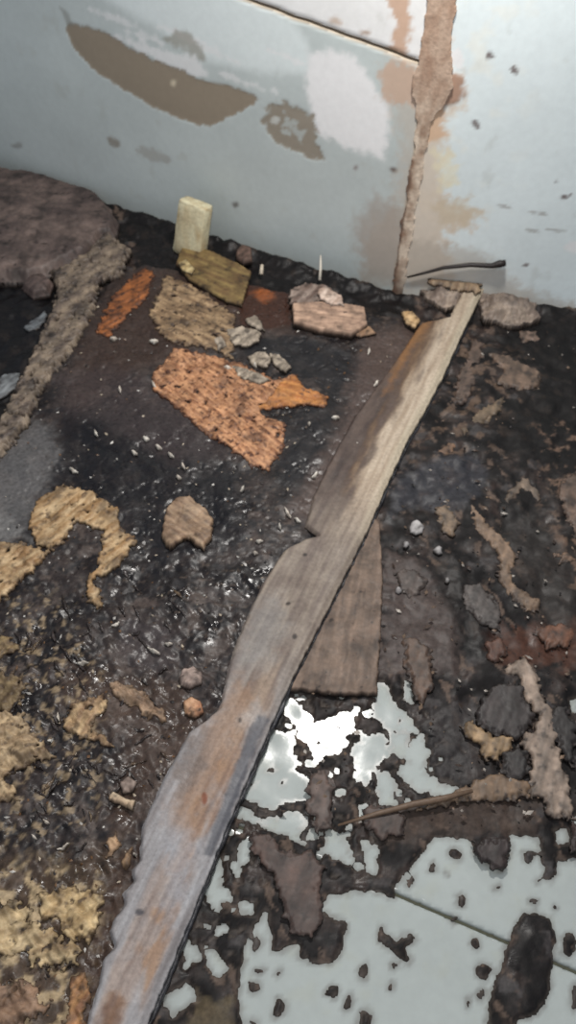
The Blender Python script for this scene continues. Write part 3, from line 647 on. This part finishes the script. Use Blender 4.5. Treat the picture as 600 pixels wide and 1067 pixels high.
    h = h + up * 0.006 * sst(0.8, 1.15, s)
    inner = sst(0, 0.003, d)
    top = 0.017 + (h + p.h - 0.017) * inner; top = np.where(er < 0.006, h, top)
    return d, top, np.where(er < 0.012, 0.0125, 0.016) + up * 0.006 * sst(0.8, 1.15, s), p.col, p.r
so = STRIP.min(0) - 0.01; sh = STRIP.max(0) + 0.01
tag(relief('wood_strip', FLOOR, (so[0], sh[0], so[1], sh[1]), 0.0013, f_strip, M_WOOD), 'long pale weathered wooden strip running diagonally towards the wall joint', 'strip')
# edge band the strip sits on, its shade put into the dark colour
def f_edge(U, V):
    er = np.full(U.shape, 9.0); sgn = sdf(STRIP, U, V)
    for i in range(1, len(SRW) - 3):
        x0, y0 = SRW[i]; ex, ey = SRW[i + 1] - SRW[i]; L = ex * ex + ey * ey
        q = np.clip(((U - x0) * ex + (V - y0) * ey) / L, 0, 1); er = np.minimum(er, np.hypot(U - x0 - q * ex, V - y0 - q * ey))
    d = 0.004 - np.abs(np.where(sgn > 0, er, -er) - 0.0025) + 0.0012 * fbm(U, V, 0.012, 3, 81); d = np.minimum(d, 0.02)
    col = mix(c(40, 38, 40), c(84, 84, 90), 0.3 + fbm(U, V, 0.02, 3, 82))
    return d, 0.0128 + 0.001 * fbm(U, V, 0.01, 3, 83), 0.0, col, 0.45 + 0 * U
relief('edge_shade_band', FLOOR, (so[0], sh[0], so[1], sh[1]), 0.0013, f_edge, M_ROT, base)['label'] = 'edge under the pale strip with its shade painted near-black'

# ------------------------------------------------------------------ loose pieces lying about
def box_piece(name, pts, z0, z1, c1, c2, label, cat, **kw):
    return chip(name, pts, z0, z1 - z0, c1, c2, label, cat, edge=0.0025, warp=0.0006, **kw)
# cream block standing against the left wall
def bevel_block(name, cen, dims, rot, colr, label, cat, rough=0.6, seed=0, knock=0.003):
    import bmesh
    bm = bmesh.new(); bmesh.ops.create_cube(bm, size=1.0)
    for v in bm.verts: v.co = Vector((v.co.x * dims[0], v.co.y * dims[1], v.co.z * dims[2]))
    bmesh.ops.bevel(bm, geom=bm.edges[:], offset=knock, segments=2, affect='EDGES', profile=0.6)
    bmesh.ops.subdivide_edges(bm, edges=bm.edges[:], cuts=3, use_grid_fill=True)
    R = Matrix.Rotation(rot[2], 3, 'Z') @ Matrix.Rotation(rot[1], 3, 'Y') @ Matrix.Rotation(rot[0], 3, 'X')
    for v in bm.verts:
        n_ = float(fbm(np.array(v.co.x + v.co.z * 0.7), np.array(v.co.y + v.co.z), 0.012, 3, 90 + seed))
        v.co += v.normal * 0.0012 * n_ if v.normal.length else Vector()
    vs = np.array([R @ v.co for v in bm.verts]) + np.array(cen)
    bm.verts.index_update()
    q4 = np.array([[v.index for v in f.verts] for f in bm.faces if len(f.verts) == 4]); t3 = [[v.index for v in f.verts] for f in bm.faces if len(f.verts) == 3]
    rest = [f for f in bm.faces if len(f.verts) > 4]
    for f in rest:
        ids = [v.index for v in f.verts]
        for k in range(1, len(ids) - 1): t3.append([ids[0], ids[k], ids[k + 1]])
    t3 = np.array(t3) if t3 else None
    bm.free()
    nn = fbm(vs[:, 0] + vs[:, 2], vs[:, 1] + vs[:, 2], 0.01, 4, 91 + seed)
    col = mix(colr[0], colr[1], 0.4 + nn)
    return tag(make(name, vs, q4, col, np.full(len(vs), rough), M_WOOD, (cen[0], cen[1], vs[:, 2].min()), tris=t3), label, cat)
# foot of block about (200,262), head (207,212)
bl = at(203, 262, 0.010); 
bevel_block('wood_block', (bl[0] - 0.002, bl[1] + 0.004, 0.010 + 0.034), (0.046, 0.026, 0.080), (math.radians(-12), math.radians(4), math.radians(-24)), (c(255, 246, 208), c(214, 192, 150)),
            'cream stub of wood standing upright against the left wall', 'block', 0.55, 1, 0.0075)
chip('wood_piece', [(190, 256), (215, 260), (250, 276), (262, 284), (252, 319), (236, 314), (221, 306), (196, 291), (183, 275)], 0.016, 0.006, c(156, 132, 84), c(120, 94, 62), 'olive-brown flat wood piece below the cream stub', 'wood piece', ang=-30, warp=0.0012, edge=0.0015)
chip('wood_chip', [(185, 274), (194, 270), (203, 280), (200, 286), (190, 282)], 0.0225, 0.003, c(220, 200, 150), c(190, 164, 116), 'tiny cream chip on the olive-brown piece', 'wood chip', warp=0.001)
chip('wood_offcut', [(304, 318), (330, 316), (366, 319), (380, 322), (383, 340), (367, 350), (333, 345), (306, 337)], 0.018, 0.011, c(214, 178, 152), c(172, 142, 122), 'pinkish-brown rectangular offcut near the wall at the board\'s far end', 'offcut', ang=-5, warp=0.001, edge=0.0015, fib=(0.04, 0.006), blotch=0.2)
chip('wood_chip', [(372, 338), (386, 340), (392, 347), (376, 351), (366, 348)], 0.019, 0.004, c(180, 146, 116), c(150, 116, 90), 'small brown flake at the right end of the pinkish offcut', 'wood chip', warp=0.001)
chip('plaster_flake', [(302, 302), (318, 296), (340, 298), (352, 306), (352, 315), (330, 316), (312, 318), (302, 316)], 0.020, 0.007, c(176, 158, 146), c(120, 98, 88), 'pale crumbly flake behind the pinkish offcut', 'flake', warp=0.003, amp=0.0015)
chip('plaster_flake', [(330, 302), (340, 300), (356, 308), (358, 318), (346, 318), (334, 312)], 0.0275, 0.005, c(250, 226, 208), c(200, 172, 154), 'whitish-pink flake lying on the pale crumbly flake', 'flake', warp=0.002)
chip('wood_chip', [(246, 262), (252, 256), (262, 260), (263, 272), (253, 274), (246, 270)], 0.012, 0.010, c(132, 104, 92), c(100, 80, 70), 'dull brown chip right of the cream stub by the wall', 'wood chip', warp=0.001)
# grey flakes
GF = [([(236, 342), (252, 338), (272, 344), (270, 354), (256, 360), (240, 356)], 'grey flake just above the orange splintered wood'),
      ([(256, 331), (266, 327), (272, 334), (276, 342), (268, 341), (258, 337)], 'pale grey flake topmost of the cluster above the orange wood'),
      ([(257, 368), (270, 364), (284, 370), (278, 382), (264, 378)], 'light grey-tan flake touching the orange wood\'s upper edge'),
      ([(280, 366), (292, 367), (304, 381), (298, 388), (286, 380)], 'curled grey-tan flake right of the others above the orange wood'),
      ([(240, 378), (256, 380), (270, 388), (282, 396), (270, 400), (250, 392)], 'dark grey flake overlapping the orange wood'),
      ([(222, 352), (232, 348), (236, 358), (228, 364)], 'small grey flake left of the cluster above the orange wood')]
for i, (P_, lb) in enumerate(GF):
    chip('wood_flake', P_, 'board', 0.0045, c(206, 190, 170), c(138, 126, 112), lb, 'flake', group='grey flakes above the orange wood', warp=0.0025, lift=0.0008, tilt=(0.05, -0.03), dk=0.4)
chip('wood_chip', [(173, 527), (183, 518), (197, 516), (213, 526), (222, 538), (221, 558), (212, 570), (203, 566), (195, 558), (186, 564), (176, 571), (167, 557), (170, 540)], 'board', 0.008, c(184, 156, 128), c(134, 106, 84), 'pinkish-tan rounded wood chip alone on the black board', 'wood chip', ang=-40, fib=(0.03, 0.005), warp=0.002, amp=0.0006, dk=0.25, blotch=0.3)
chip('pebble', [(186, 704), (190, 694), (202, 692), (211, 700), (210, 712), (198, 717), (188, 713)], 'board', 0.007, c(204, 182, 170), c(166, 146, 136), 'pinkish-grey pebble at the strip\'s left edge', 'pebble', warp=0.0006, dome=0.004, dk=0.1)
chip('wood_chip', [(190, 730), (200, 724), (210, 730), (212, 742), (203, 748), (192, 742)], 'board', 0.006, c(222, 176, 138), c(170, 120, 90), 'small orange-tan chip below the pinkish-grey pebble', 'wood chip', warp=0.0012)
chip('splinter', [(113, 825), (118, 823), (141, 834), (138, 844), (132, 840), (113, 832)], 'board', 0.005, c(240, 216, 184), c(206, 176, 146), 'short cream splinter on dark board left of the strip', 'splinter', warp=0.0005, lift=0.001, ang=-25)
chip('wood_chip', [(122, 810), (134, 806), (143, 813), (138, 822), (127, 823)], 'board', 0.005, c(176, 156, 144), c(136, 118, 108), 'dull grey chip just above the short cream splinter', 'wood chip', warp=0.001)

# mound at the far left with its torn plank
chip('rotten_slab', [(-90, 172), (-20, 174), (10, 178), (40, 182), (70, 188), (98, 200), (114, 214), (124, 232), (120, 246), (108, 248), (92, 266), (60, 282), (30, 292), (0, 292), (-90, 300)], 0.004, 0.026, c(124, 106, 98), c(86, 72, 68),
     'lumpy grey-brown rotted slab heaped in the upper left corner', 'slab', edge=0.012, dome=0.010, warp=0.003, wscale=0.02, amp=0.002, ang=10, fib=(0.06, 0.04), res=0.0016, dk=0.5, rough=0.6, M=M_SOFT)
chip('torn_plank', [(52, 284), (70, 276), (92, 262), (104, 250), (112, 240), (122, 250), (137, 262), (130, 272), (126, 288), (112, 290), (102, 296), (98, 322), (84, 350), (70, 372), (52, 392), (40, 412), (30, 440), (6, 470), (-30, 510), (-60, 520), (-50, 485), (-12, 455),
     (2, 432), (18, 402), (36, 362), (54, 325), (60, 300)], 0.010, 0.014, c(156, 138, 118), c(104, 90, 80), 'narrow grey-tan torn plank along the board\'s left edge', 'plank', ang=58, fib=(0.03, 0.012), warp=0.006, amp=0.0010, dk=0.5, edge=0.005, res=0.0013, holes=0.04, M=M_SOFT)
chip('stone', [(22, 300), (30, 288), (45, 286), (56, 294), (52, 306), (34, 310)], 0.006, 0.014, c(116, 98, 92), c(92, 78, 74), 'small mauve-brown lump beneath the grey-brown slab', 'lump', dome=0.006, warp=0.0008, edge=0.005, dk=0.1)
chip('plaster_flake', [(24, 340), (34, 334), (46, 324), (50, 330), (42, 342), (28, 346)], 0.008, 0.004, c(140, 146, 150), c(90, 92, 96), 'bluish-white flake in the black hollow at left', 'flake', warp=0.0025)
chip('plaster_flake', [(-8, 400), (4, 390), (22, 388), (20, 400), (8, 412), (-8, 418)], 0.008, 0.004, c(150, 154, 156), c(110, 112, 114), 'larger bluish-white flake in the black hollow at the left border', 'flake', warp=0.0025)
chip('wood_chip', [(418, 325), (430, 325), (438, 334), (432, 342), (422, 336)], 0.019, 0.006, c(236, 200, 152), c(196, 158, 112), 'golden chip beside the strip\'s far end', 'wood chip', warp=0.0015)

# offcut under the strip, to its right
chip('plywood_offcut', [(378, 520), (396, 548), (399, 600), (397, 660), (393, 724), (350, 724), (298, 718), (310, 690), (345, 600)], 0.004, 0.007, c(140, 118, 102), c(108, 90, 78), 'flat brown wedge-shaped offcut emerging from under the strip', 'offcut', ang=80, fib=(0.05, 0.006), warp=0.0012, edge=0.0012, dk=0.35, amp=0.0004, blotch=0.25)
# pile by the wall joint
chip('rubble_mound', [(418, 288), (440, 284), (466, 280), (490, 284), (508, 296), (530, 306), (556, 314), (562, 328), (548, 336), (520, 334), (506, 330), (500, 312), (484, 316), (466, 318), (450, 312), (440, 300)], 0.006, 0.026, c(168, 150, 134), c(124, 108, 98),
     'low grey-tan rubble mound where the two walls meet', 'rubble', edge=0.016, dome=0.005, warp=0.006, wscale=0.016, amp=0.003, fib=(0.03, 0.02), dk=0.4, M=M_SOFT)
chip('wood_flake', [(440, 283), (460, 278), (490, 286), (505, 293), (498, 302), (470, 298), (450, 294)], 0.034, 0.006, c(170, 146, 118), c(136, 112, 90), 'brown flake on the rubble mound under the black twig', 'flake', warp=0.006, tilt=(0, 0.2), edge=0.006)

def tube(name, pts3, rad, c1, label, cat, rough=0.5, seg=8, parent=None):
    P = [Vector(p) for p in pts3]; vs = []; 
    for i, p in enumerate(P):
        t = (P[min(i + 1, len(P) - 1)] - P[max(i - 1, 0)]).normalized(); a = t.cross(Vector((0, 0, 1))).normalized(); b = t.cross(a)
        for k in range(seg):
            an = 2 * math.pi * k / seg; vs.append(p + (a * math.cos(an) + b * math.sin(an)) * rad[i])
    n = len(P); F = [[i * seg + k, i * seg + (k + 1) % seg, (i + 1) * seg + (k + 1) % seg, (i + 1) * seg + k] for i in range(n - 1) for k in range(seg)]
    vs += [P[0], P[-1]]; T = [[n * seg, (k + 1) % seg, k] for k in range(seg)] + [[n * seg + 1, (n - 1) * seg + k, (n - 1) * seg + (k + 1) % seg] for k in range(seg)]
    vs = np.array([tuple(v) for v in vs])
    og = vs.mean(0); og[2] = vs[:, 2].min()
    return tag(make(name, vs, np.array(F), np.tile(c1, (len(vs), 1)), np.full(len(vs), rough), M_WOOD, og, parent, tris=np.array(T)), label, cat)
tz = 0.028
tube('twig', [wall_pt(WR, 424, 289, 0.004), wall_pt(WR, 440, 285, 0.005), wall_pt(WR, 462, 279, 0.006), wall_pt(WR, 490, 276, 0.006), wall_pt(WR, 512, 277, 0.006), wall_pt(WR, 520, 275, 0.007), wall_pt(WR, 527, 274, 0.007)],
     [0.0012, 0.0018, 0.0025, 0.003, 0.0035, 0.005, 0.004], c(44, 36, 34), 'black twig with a knobbed end lying along the right wall', 'twig')
tube('splinter', [at(333, 292, 0.016), at(334, 278, 0.030), at(334, 266, 0.040)], [0.0022, 0.0018, 0.0008], c(255, 245, 228), 'thin white splinter standing upright against the left wall', 'splinter')
tube('splinter', [at(272, 286, 0.018), at(273, 276, 0.026)], [0.003, 0.0022], c(235, 220, 198), 'stubby cream splinter upright between olive piece and wall', 'splinter')

# scraps strewn over the mud right of the strip
S = [([(538, 344), (560, 345), (562, 354), (545, 358)], 'small brown scrap in the black mud near the right wall', (134, 112, 98), 0.004),
 ([(508, 368), (530, 370), (548, 380), (564, 387), (562, 403), (542, 408), (517, 399), (523, 386)], 'knobbly brown scrap in the black mud, largest near the right wall', (124, 102, 86), 0.006),
 ([(477, 388), (494, 352), (504, 358), (500, 390), (486, 420), (472, 422)], 'upright brown sliver right of the strip\'s far end', (112, 92, 80), 0.005),
 ([(478, 448), (500, 426), (527, 412), (522, 428), (500, 444), (484, 452)], 'slanting tan sliver pointing away from the strip', (132, 112, 90), 0.005),
 ([(448, 474), (470, 459), (476, 466), (456, 482)], 'short rusty-brown sliver close to the strip', (142, 110, 86), 0.004),
 ([(452, 530), (467, 521), (478, 545), (474, 560), (460, 552)], 'tan scrap beside the white lump on dark sludge', (140, 118, 96), 0.005),
 ([(488, 525), (498, 528), (508, 546), (528, 562), (540, 580), (532, 594), (538, 610), (565, 628), (558, 640), (533, 624), (516, 600), (522, 584), (511, 566), (494, 552)], 'long crooked tan peel snaking through the dark mud', (146, 120, 98), 0.005),
 ([(522, 522), (540, 498), (548, 496), (567, 516), (560, 522), (544, 509), (530, 526)], 'small V-shaped brown sliver above the crooked peel', (128, 110, 94), 0.004),
 ([(580, 508), (592, 494), (625, 480), (625, 560), (602, 568), (590, 542)], 'brown plank end at the right border amid mud', (120, 98, 84), 0.006),
 ([(578, 577), (592, 572), (598, 583), (584, 586)], 'little tan scrap below the brown plank end', (150, 120, 98), 0.004),
 ([(524, 697), (546, 682), (560, 700), (564, 722), (577, 740), (582, 777), (592, 812), (600, 852), (573, 852), (566, 832), (552, 830), (552, 785), (538, 774), (556, 758), (560, 744), (546, 728), (540, 706)], 'long mauve-tan strip of bark near the lower right', (166, 146, 130), 0.006),
 ([(478, 757), (493, 751), (512, 765), (534, 769), (534, 779), (517, 792), (499, 789), (500, 777), (488, 768)], 'golden-tan forked scrap left of the bark strip', (174, 144, 108), 0.006),
 ([(418, 664), (436, 664), (449, 678), (452, 716), (442, 732), (430, 725), (424, 700)], 'upright brown sliver right of the wedge-shaped offcut', (104, 82, 68), 0.006),
 ([(490, 814), (520, 805), (552, 812), (554, 830), (520, 836), (486, 834), (468, 840), (430, 846), (470, 828)], 'tan flake on which the long splinter ends', (142, 116, 92), 0.004),
 ([(262, 866), (285, 872), (300, 890), (325, 885), (337, 905), (332, 930), (337, 950), (327, 977), (305, 974), (295, 950), (288, 920), (273, 900), (260, 884)], 'flat reddish-brown sodden scrap on the tiles right of the strip', (96, 76, 68), 0.004),
 ([(322, 806), (340, 800), (348, 820), (345, 862), (330, 866), (320, 842)], 'upright mauve-brown scrap between white tile patches', (106, 88, 80), 0.004),
 ([(376, 842), (400, 838), (420, 846), (424, 868), (400, 874), (380, 862)], 'dark brown scrap at the near end of the long splinter', (92, 74, 66), 0.004),
 ([(500, 728), (520, 712), (544, 712), (548, 730), (558, 745), (552, 760), (538, 770), (512, 764), (494, 750)], 'dark grey-brown slab curled inside the bark strip', (64, 56, 54), 0.007),
 ([(522, 784), (540, 776), (552, 788), (552, 808), (538, 812), (524, 806)], 'near-black lump below the golden forked scrap', (54, 48, 46), 0.007),
 ([(492, 876), (520, 872), (533, 876), (528, 902), (520, 909), (500, 897)], 'dark brown lump jutting onto the clean tile', (58, 46, 44), 0.006),
 ([(596, 860), (625, 856), (625, 888), (596, 888)], 'dark brown lump at the right border above the clean tile', (64, 48, 44), 0.006),
 ([(556, 655), (582, 648), (600, 655), (596, 672), (570, 676)], 'rusty scrap near the right border above the bark strip', (118, 80, 60), 0.005),
 ([(505, 668), (522, 664), (530, 680), (518, 692), (506, 684)], 'rusty crumb-like scrap above the mauve-tan bark', (104, 68, 52), 0.005),
 ([(410, 598), (430, 590), (446, 606), (436, 622), (416, 618)], 'grey-brown clod right of the offcut', (92, 80, 74), 0.006),
 ([(482, 610), (500, 608), (520, 630), (522, 655), (500, 650), (486, 632)], 'grey slab end left of the crooked peel\'s tail', (92, 84, 80), 0.005),
 ([(418, 395), (432, 398), (440, 384), (452, 376), (470, 392), (462, 410), (440, 430)], None, (0, 0, 0), 0),
 ([(566, 742), (590, 736), (604, 760), (596, 800), (584, 780)], 'black lump between bark strip and right border', (44, 38, 36), 0.006)]
for P_, lb, cc, th in S:
    if lb is None: continue
    cc = np.array(cc); chip('wood_scrap', P_, 0.0045, th, c(*(cc * 1.06)), c(*(cc * 0.76)), lb, 'scrap', ang=70, fib=(0.03, 0.009), warp=0.005, amp=0.0005, edge=0.004, dk=0.4, fade=0.002, M=M_SOFT, group='scraps strewn over the mud')
tube('splinter', [at(352, 860, 0.008), at(392, 848, 0.010), at(430, 838, 0.011), at(462, 832, 0.012), at(492, 824, 0.012)], [0.001, 0.0022, 0.0028, 0.003, 0.0016], c(120, 98, 80), 'long thin brown splinter lying across the mud above the clean tile', 'splinter')
for (x, y, r, lb) in ((434, 549, 8, 'white crystalline lump on the grey-blue sludge'), (457, 573, 4.5, 'second white crumb below the white lump'), (423, 567, 3.5, 'smallest white crumb left below the white lump'),
                      (415, 615, 4, 'pale crumb on the grey-brown clod'), (466, 604, 3, 'tiny pale crumb left of the crooked peel')):
    chip('plaster_crumb', [(x + r * math.cos(a) * (1 + 0.3 * math.sin(3 * a + x)), y + r * math.sin(a)) for a in np.linspace(0, 6.28, 9)[:-1]], 0.007, 0.004, c(196, 192, 190), c(150, 146, 146), lb, 'crumb', warp=0.001, dk=0.1)

# splinters strewn on the board, one by one
SPL = [(237, 381, 9, 10), (266, 377, 6, 60), (300, 533, 13, 55), (328, 492, 9, -40), (350, 433, 9, 0), (252, 507, 9, -60), (76, 487, 11, 25), (152, 455, 8, 10), (165, 463, 9, 30), (178, 472, 9, 40), (191, 484, 8, 60), (125, 404, 7, 80), (160, 398, 9, 50), (118, 351, 9, 5),
       (160, 353, 10, 5), (388, 413, 5, 0), (384, 365, 8, -80), (372, 461, 7, 20), (270, 563, 8, 5), (266, 575, 6, 20), (302, 616, 7, -70), (140, 470, 8, 25), (186, 496, 7, 20), (175, 668, 9, 10), (160, 675, 18, 30), (100, 450, 7, 60), (48, 855, 9, 30), (65, 880, 16, -25), (36, 872, 9, 40), (392, 398, 7, -40),
       (322, 440, 4, 0), (120, 648, 10, -20), (85, 688, 14, 0), (60, 744, 9, 80), (292, 548, 7, 70), (310, 540, 8, 30), (140, 888, 7, 60)]
WH = ['on the grey flakes above the orange wood', 'beside the topmost grey flake', 'right of the orange wood, long and bent', 'below the orange wood near the strip', 'level with the orange tongue, lying flat', 'below the orange wood\'s lower tip', 'above the tan hooked fibre',
      'first of the line left of the orange wood', 'second of the line left of the orange wood', 'third of the line below the orange wood', 'last of the line above the rounded chip', 'between torn plank and orange wood', 'touching the orange wood\'s left corner', 'under the narrow orange-brown wood', 'above the orange wood\'s left half',
      'nearest the strip, level with the orange tongue', 'upright below the small brown flake', 'halfway up beside the strip', 'right of the rounded chip, upper of two', 'right of the rounded chip, lower of two', 'on the strip\'s broad middle', 'above the line of splinters', 'just above the rounded chip',
      'flat, above the pinkish-grey pebble', 'long and slanting above the pebble', 'right of the torn plank\'s lower half', 'alone low on the left', 'slanting low on the left, long', 'lowest left, short', 'beside the strip\'s golden end', 'tiny, between orange wood and strip', 'below the hook of tan fibre', 'flat, amid shredded fibre', 'upright beside a tan torn patch',
      'upright left of the strip\'s widening', 'slanting left of the strip\'s widening', 'close to the strip\'s lower left edge']
for i, (x, y, L, a) in enumerate(SPL):
    a = math.radians(a); wd = 2.3; dx, dy = math.cos(a) * L / 2, math.sin(a) * L / 2; nx_, ny_ = -math.sin(a) * wd, math.cos(a) * wd
    chip('splinter', [(x - dx, y - dy), (x + nx_, y + ny_), (x + dx, y + dy), (x - nx_ * 0.4, y - ny_ * 0.4)], 'board', 0.0045, c(255, 248, 235), c(226, 212, 196), 'tiny pale splinter ' + WH[i], 'splinter', group='tiny splinters on the black board', warp=0.0005, dk=0.1, lift=0.0015, res=0.0008, rough=0.35, fade=0, blotch=0, specks=0, edge=0.001)

# crumbs: nobody could count them
def crumbs(name, n, gen, zf, cols, label, smin, smax, seed):
    r = np.random.RandomState(seed); V_, F_, K_ = [], [], []
    base_v = np.array([(1, 0, 0), (-1, 0, 0), (0, 1, 0), (0, -1, 0), (0, 0, 1), (0, 0, -1.)]); bf = np.array([[0, 2, 4], [2, 1, 4], [1, 3, 4], [3, 0, 4], [2, 0, 5], [1, 2, 5], [3, 1, 5], [0, 3, 5]])
    while len(V_) < n:
        p = gen(r)
        if p is None: continue
        s = r.uniform(smin, smax); sc = s * np.array([r.uniform(0.6, 1.8), r.uniform(0.5, 1.0), r.uniform(0.4, 0.8)]); a = r.uniform(0, 6.28)
        v = base_v * sc * r.uniform(0.75, 1.25, (6, 3)); v = v @ np.array([[math.cos(a), math.sin(a), 0], [-math.sin(a), math.cos(a), 0], [0, 0, 1]])
        z = float(zf(np.array(p[0]), np.array(p[1]))) + s * 0.3
        V_.append(v + np.array([p[0], p[1], z])); F_.append(bf + 6 * (len(V_) - 1)); K_.append(np.tile(cols[r.randint(len(cols))] * r.uniform(0.7, 1.1), (6, 1)))
    o = make(name, np.concatenate(V_), np.zeros((0, 4), int), np.concatenate(K_), np.full(6 * n, 0.35), M_CRUMB, (0, 0.5, 0), tris=np.concatenate(F_))
    for pl in o.data.polygons: pl.use_smooth = False
    return tag(o, label, 'crumbs', kind='stuff')
def g_board(r):
    x, y = r.uniform(-20, 430), r.uniform(290, 1060); p = at(x, y, ZB)[:2]
    if sdf(BOARD, np.array(p[0]), np.array(p[1])) < 0.006 or sdf(STRIP, np.array(p[0]), np.array(p[1])) > -0.002: return None
    return p
crumbs('crumbs', 650, g_board, board_h, [c(225, 208, 184), c(140, 126, 114), c(245, 240, 232), c(60, 54, 52), c(60, 54, 52), c(130, 96, 66)], 'fine wood crumbs scattered over the black rotten board', 0.0007, 0.002, 5)
def g_mud(r):
    x, y = r.uniform(250, 620), r.uniform(325, 860); p = at(x, y, 0.006)[:2]
    a = np.array(p[0]); b = np.array(p[1])
    if sdf(STRIP, a, b) > -0.012 or sdf(BOARD, a, b) > -0.01 or mud_cover(a[None], b[None])[0] < 0.002: return None
    return p
crumbs('crumbs', 420, g_mud, lambda a, b: 0.0075 + 0 * a, [c(150, 126, 106), c(205, 195, 184), c(80, 66, 58), c(50, 44, 42), c(96, 80, 70)], 'fine crumbs scattered over the mud right of the strip', 0.0008, 0.0028, 6)
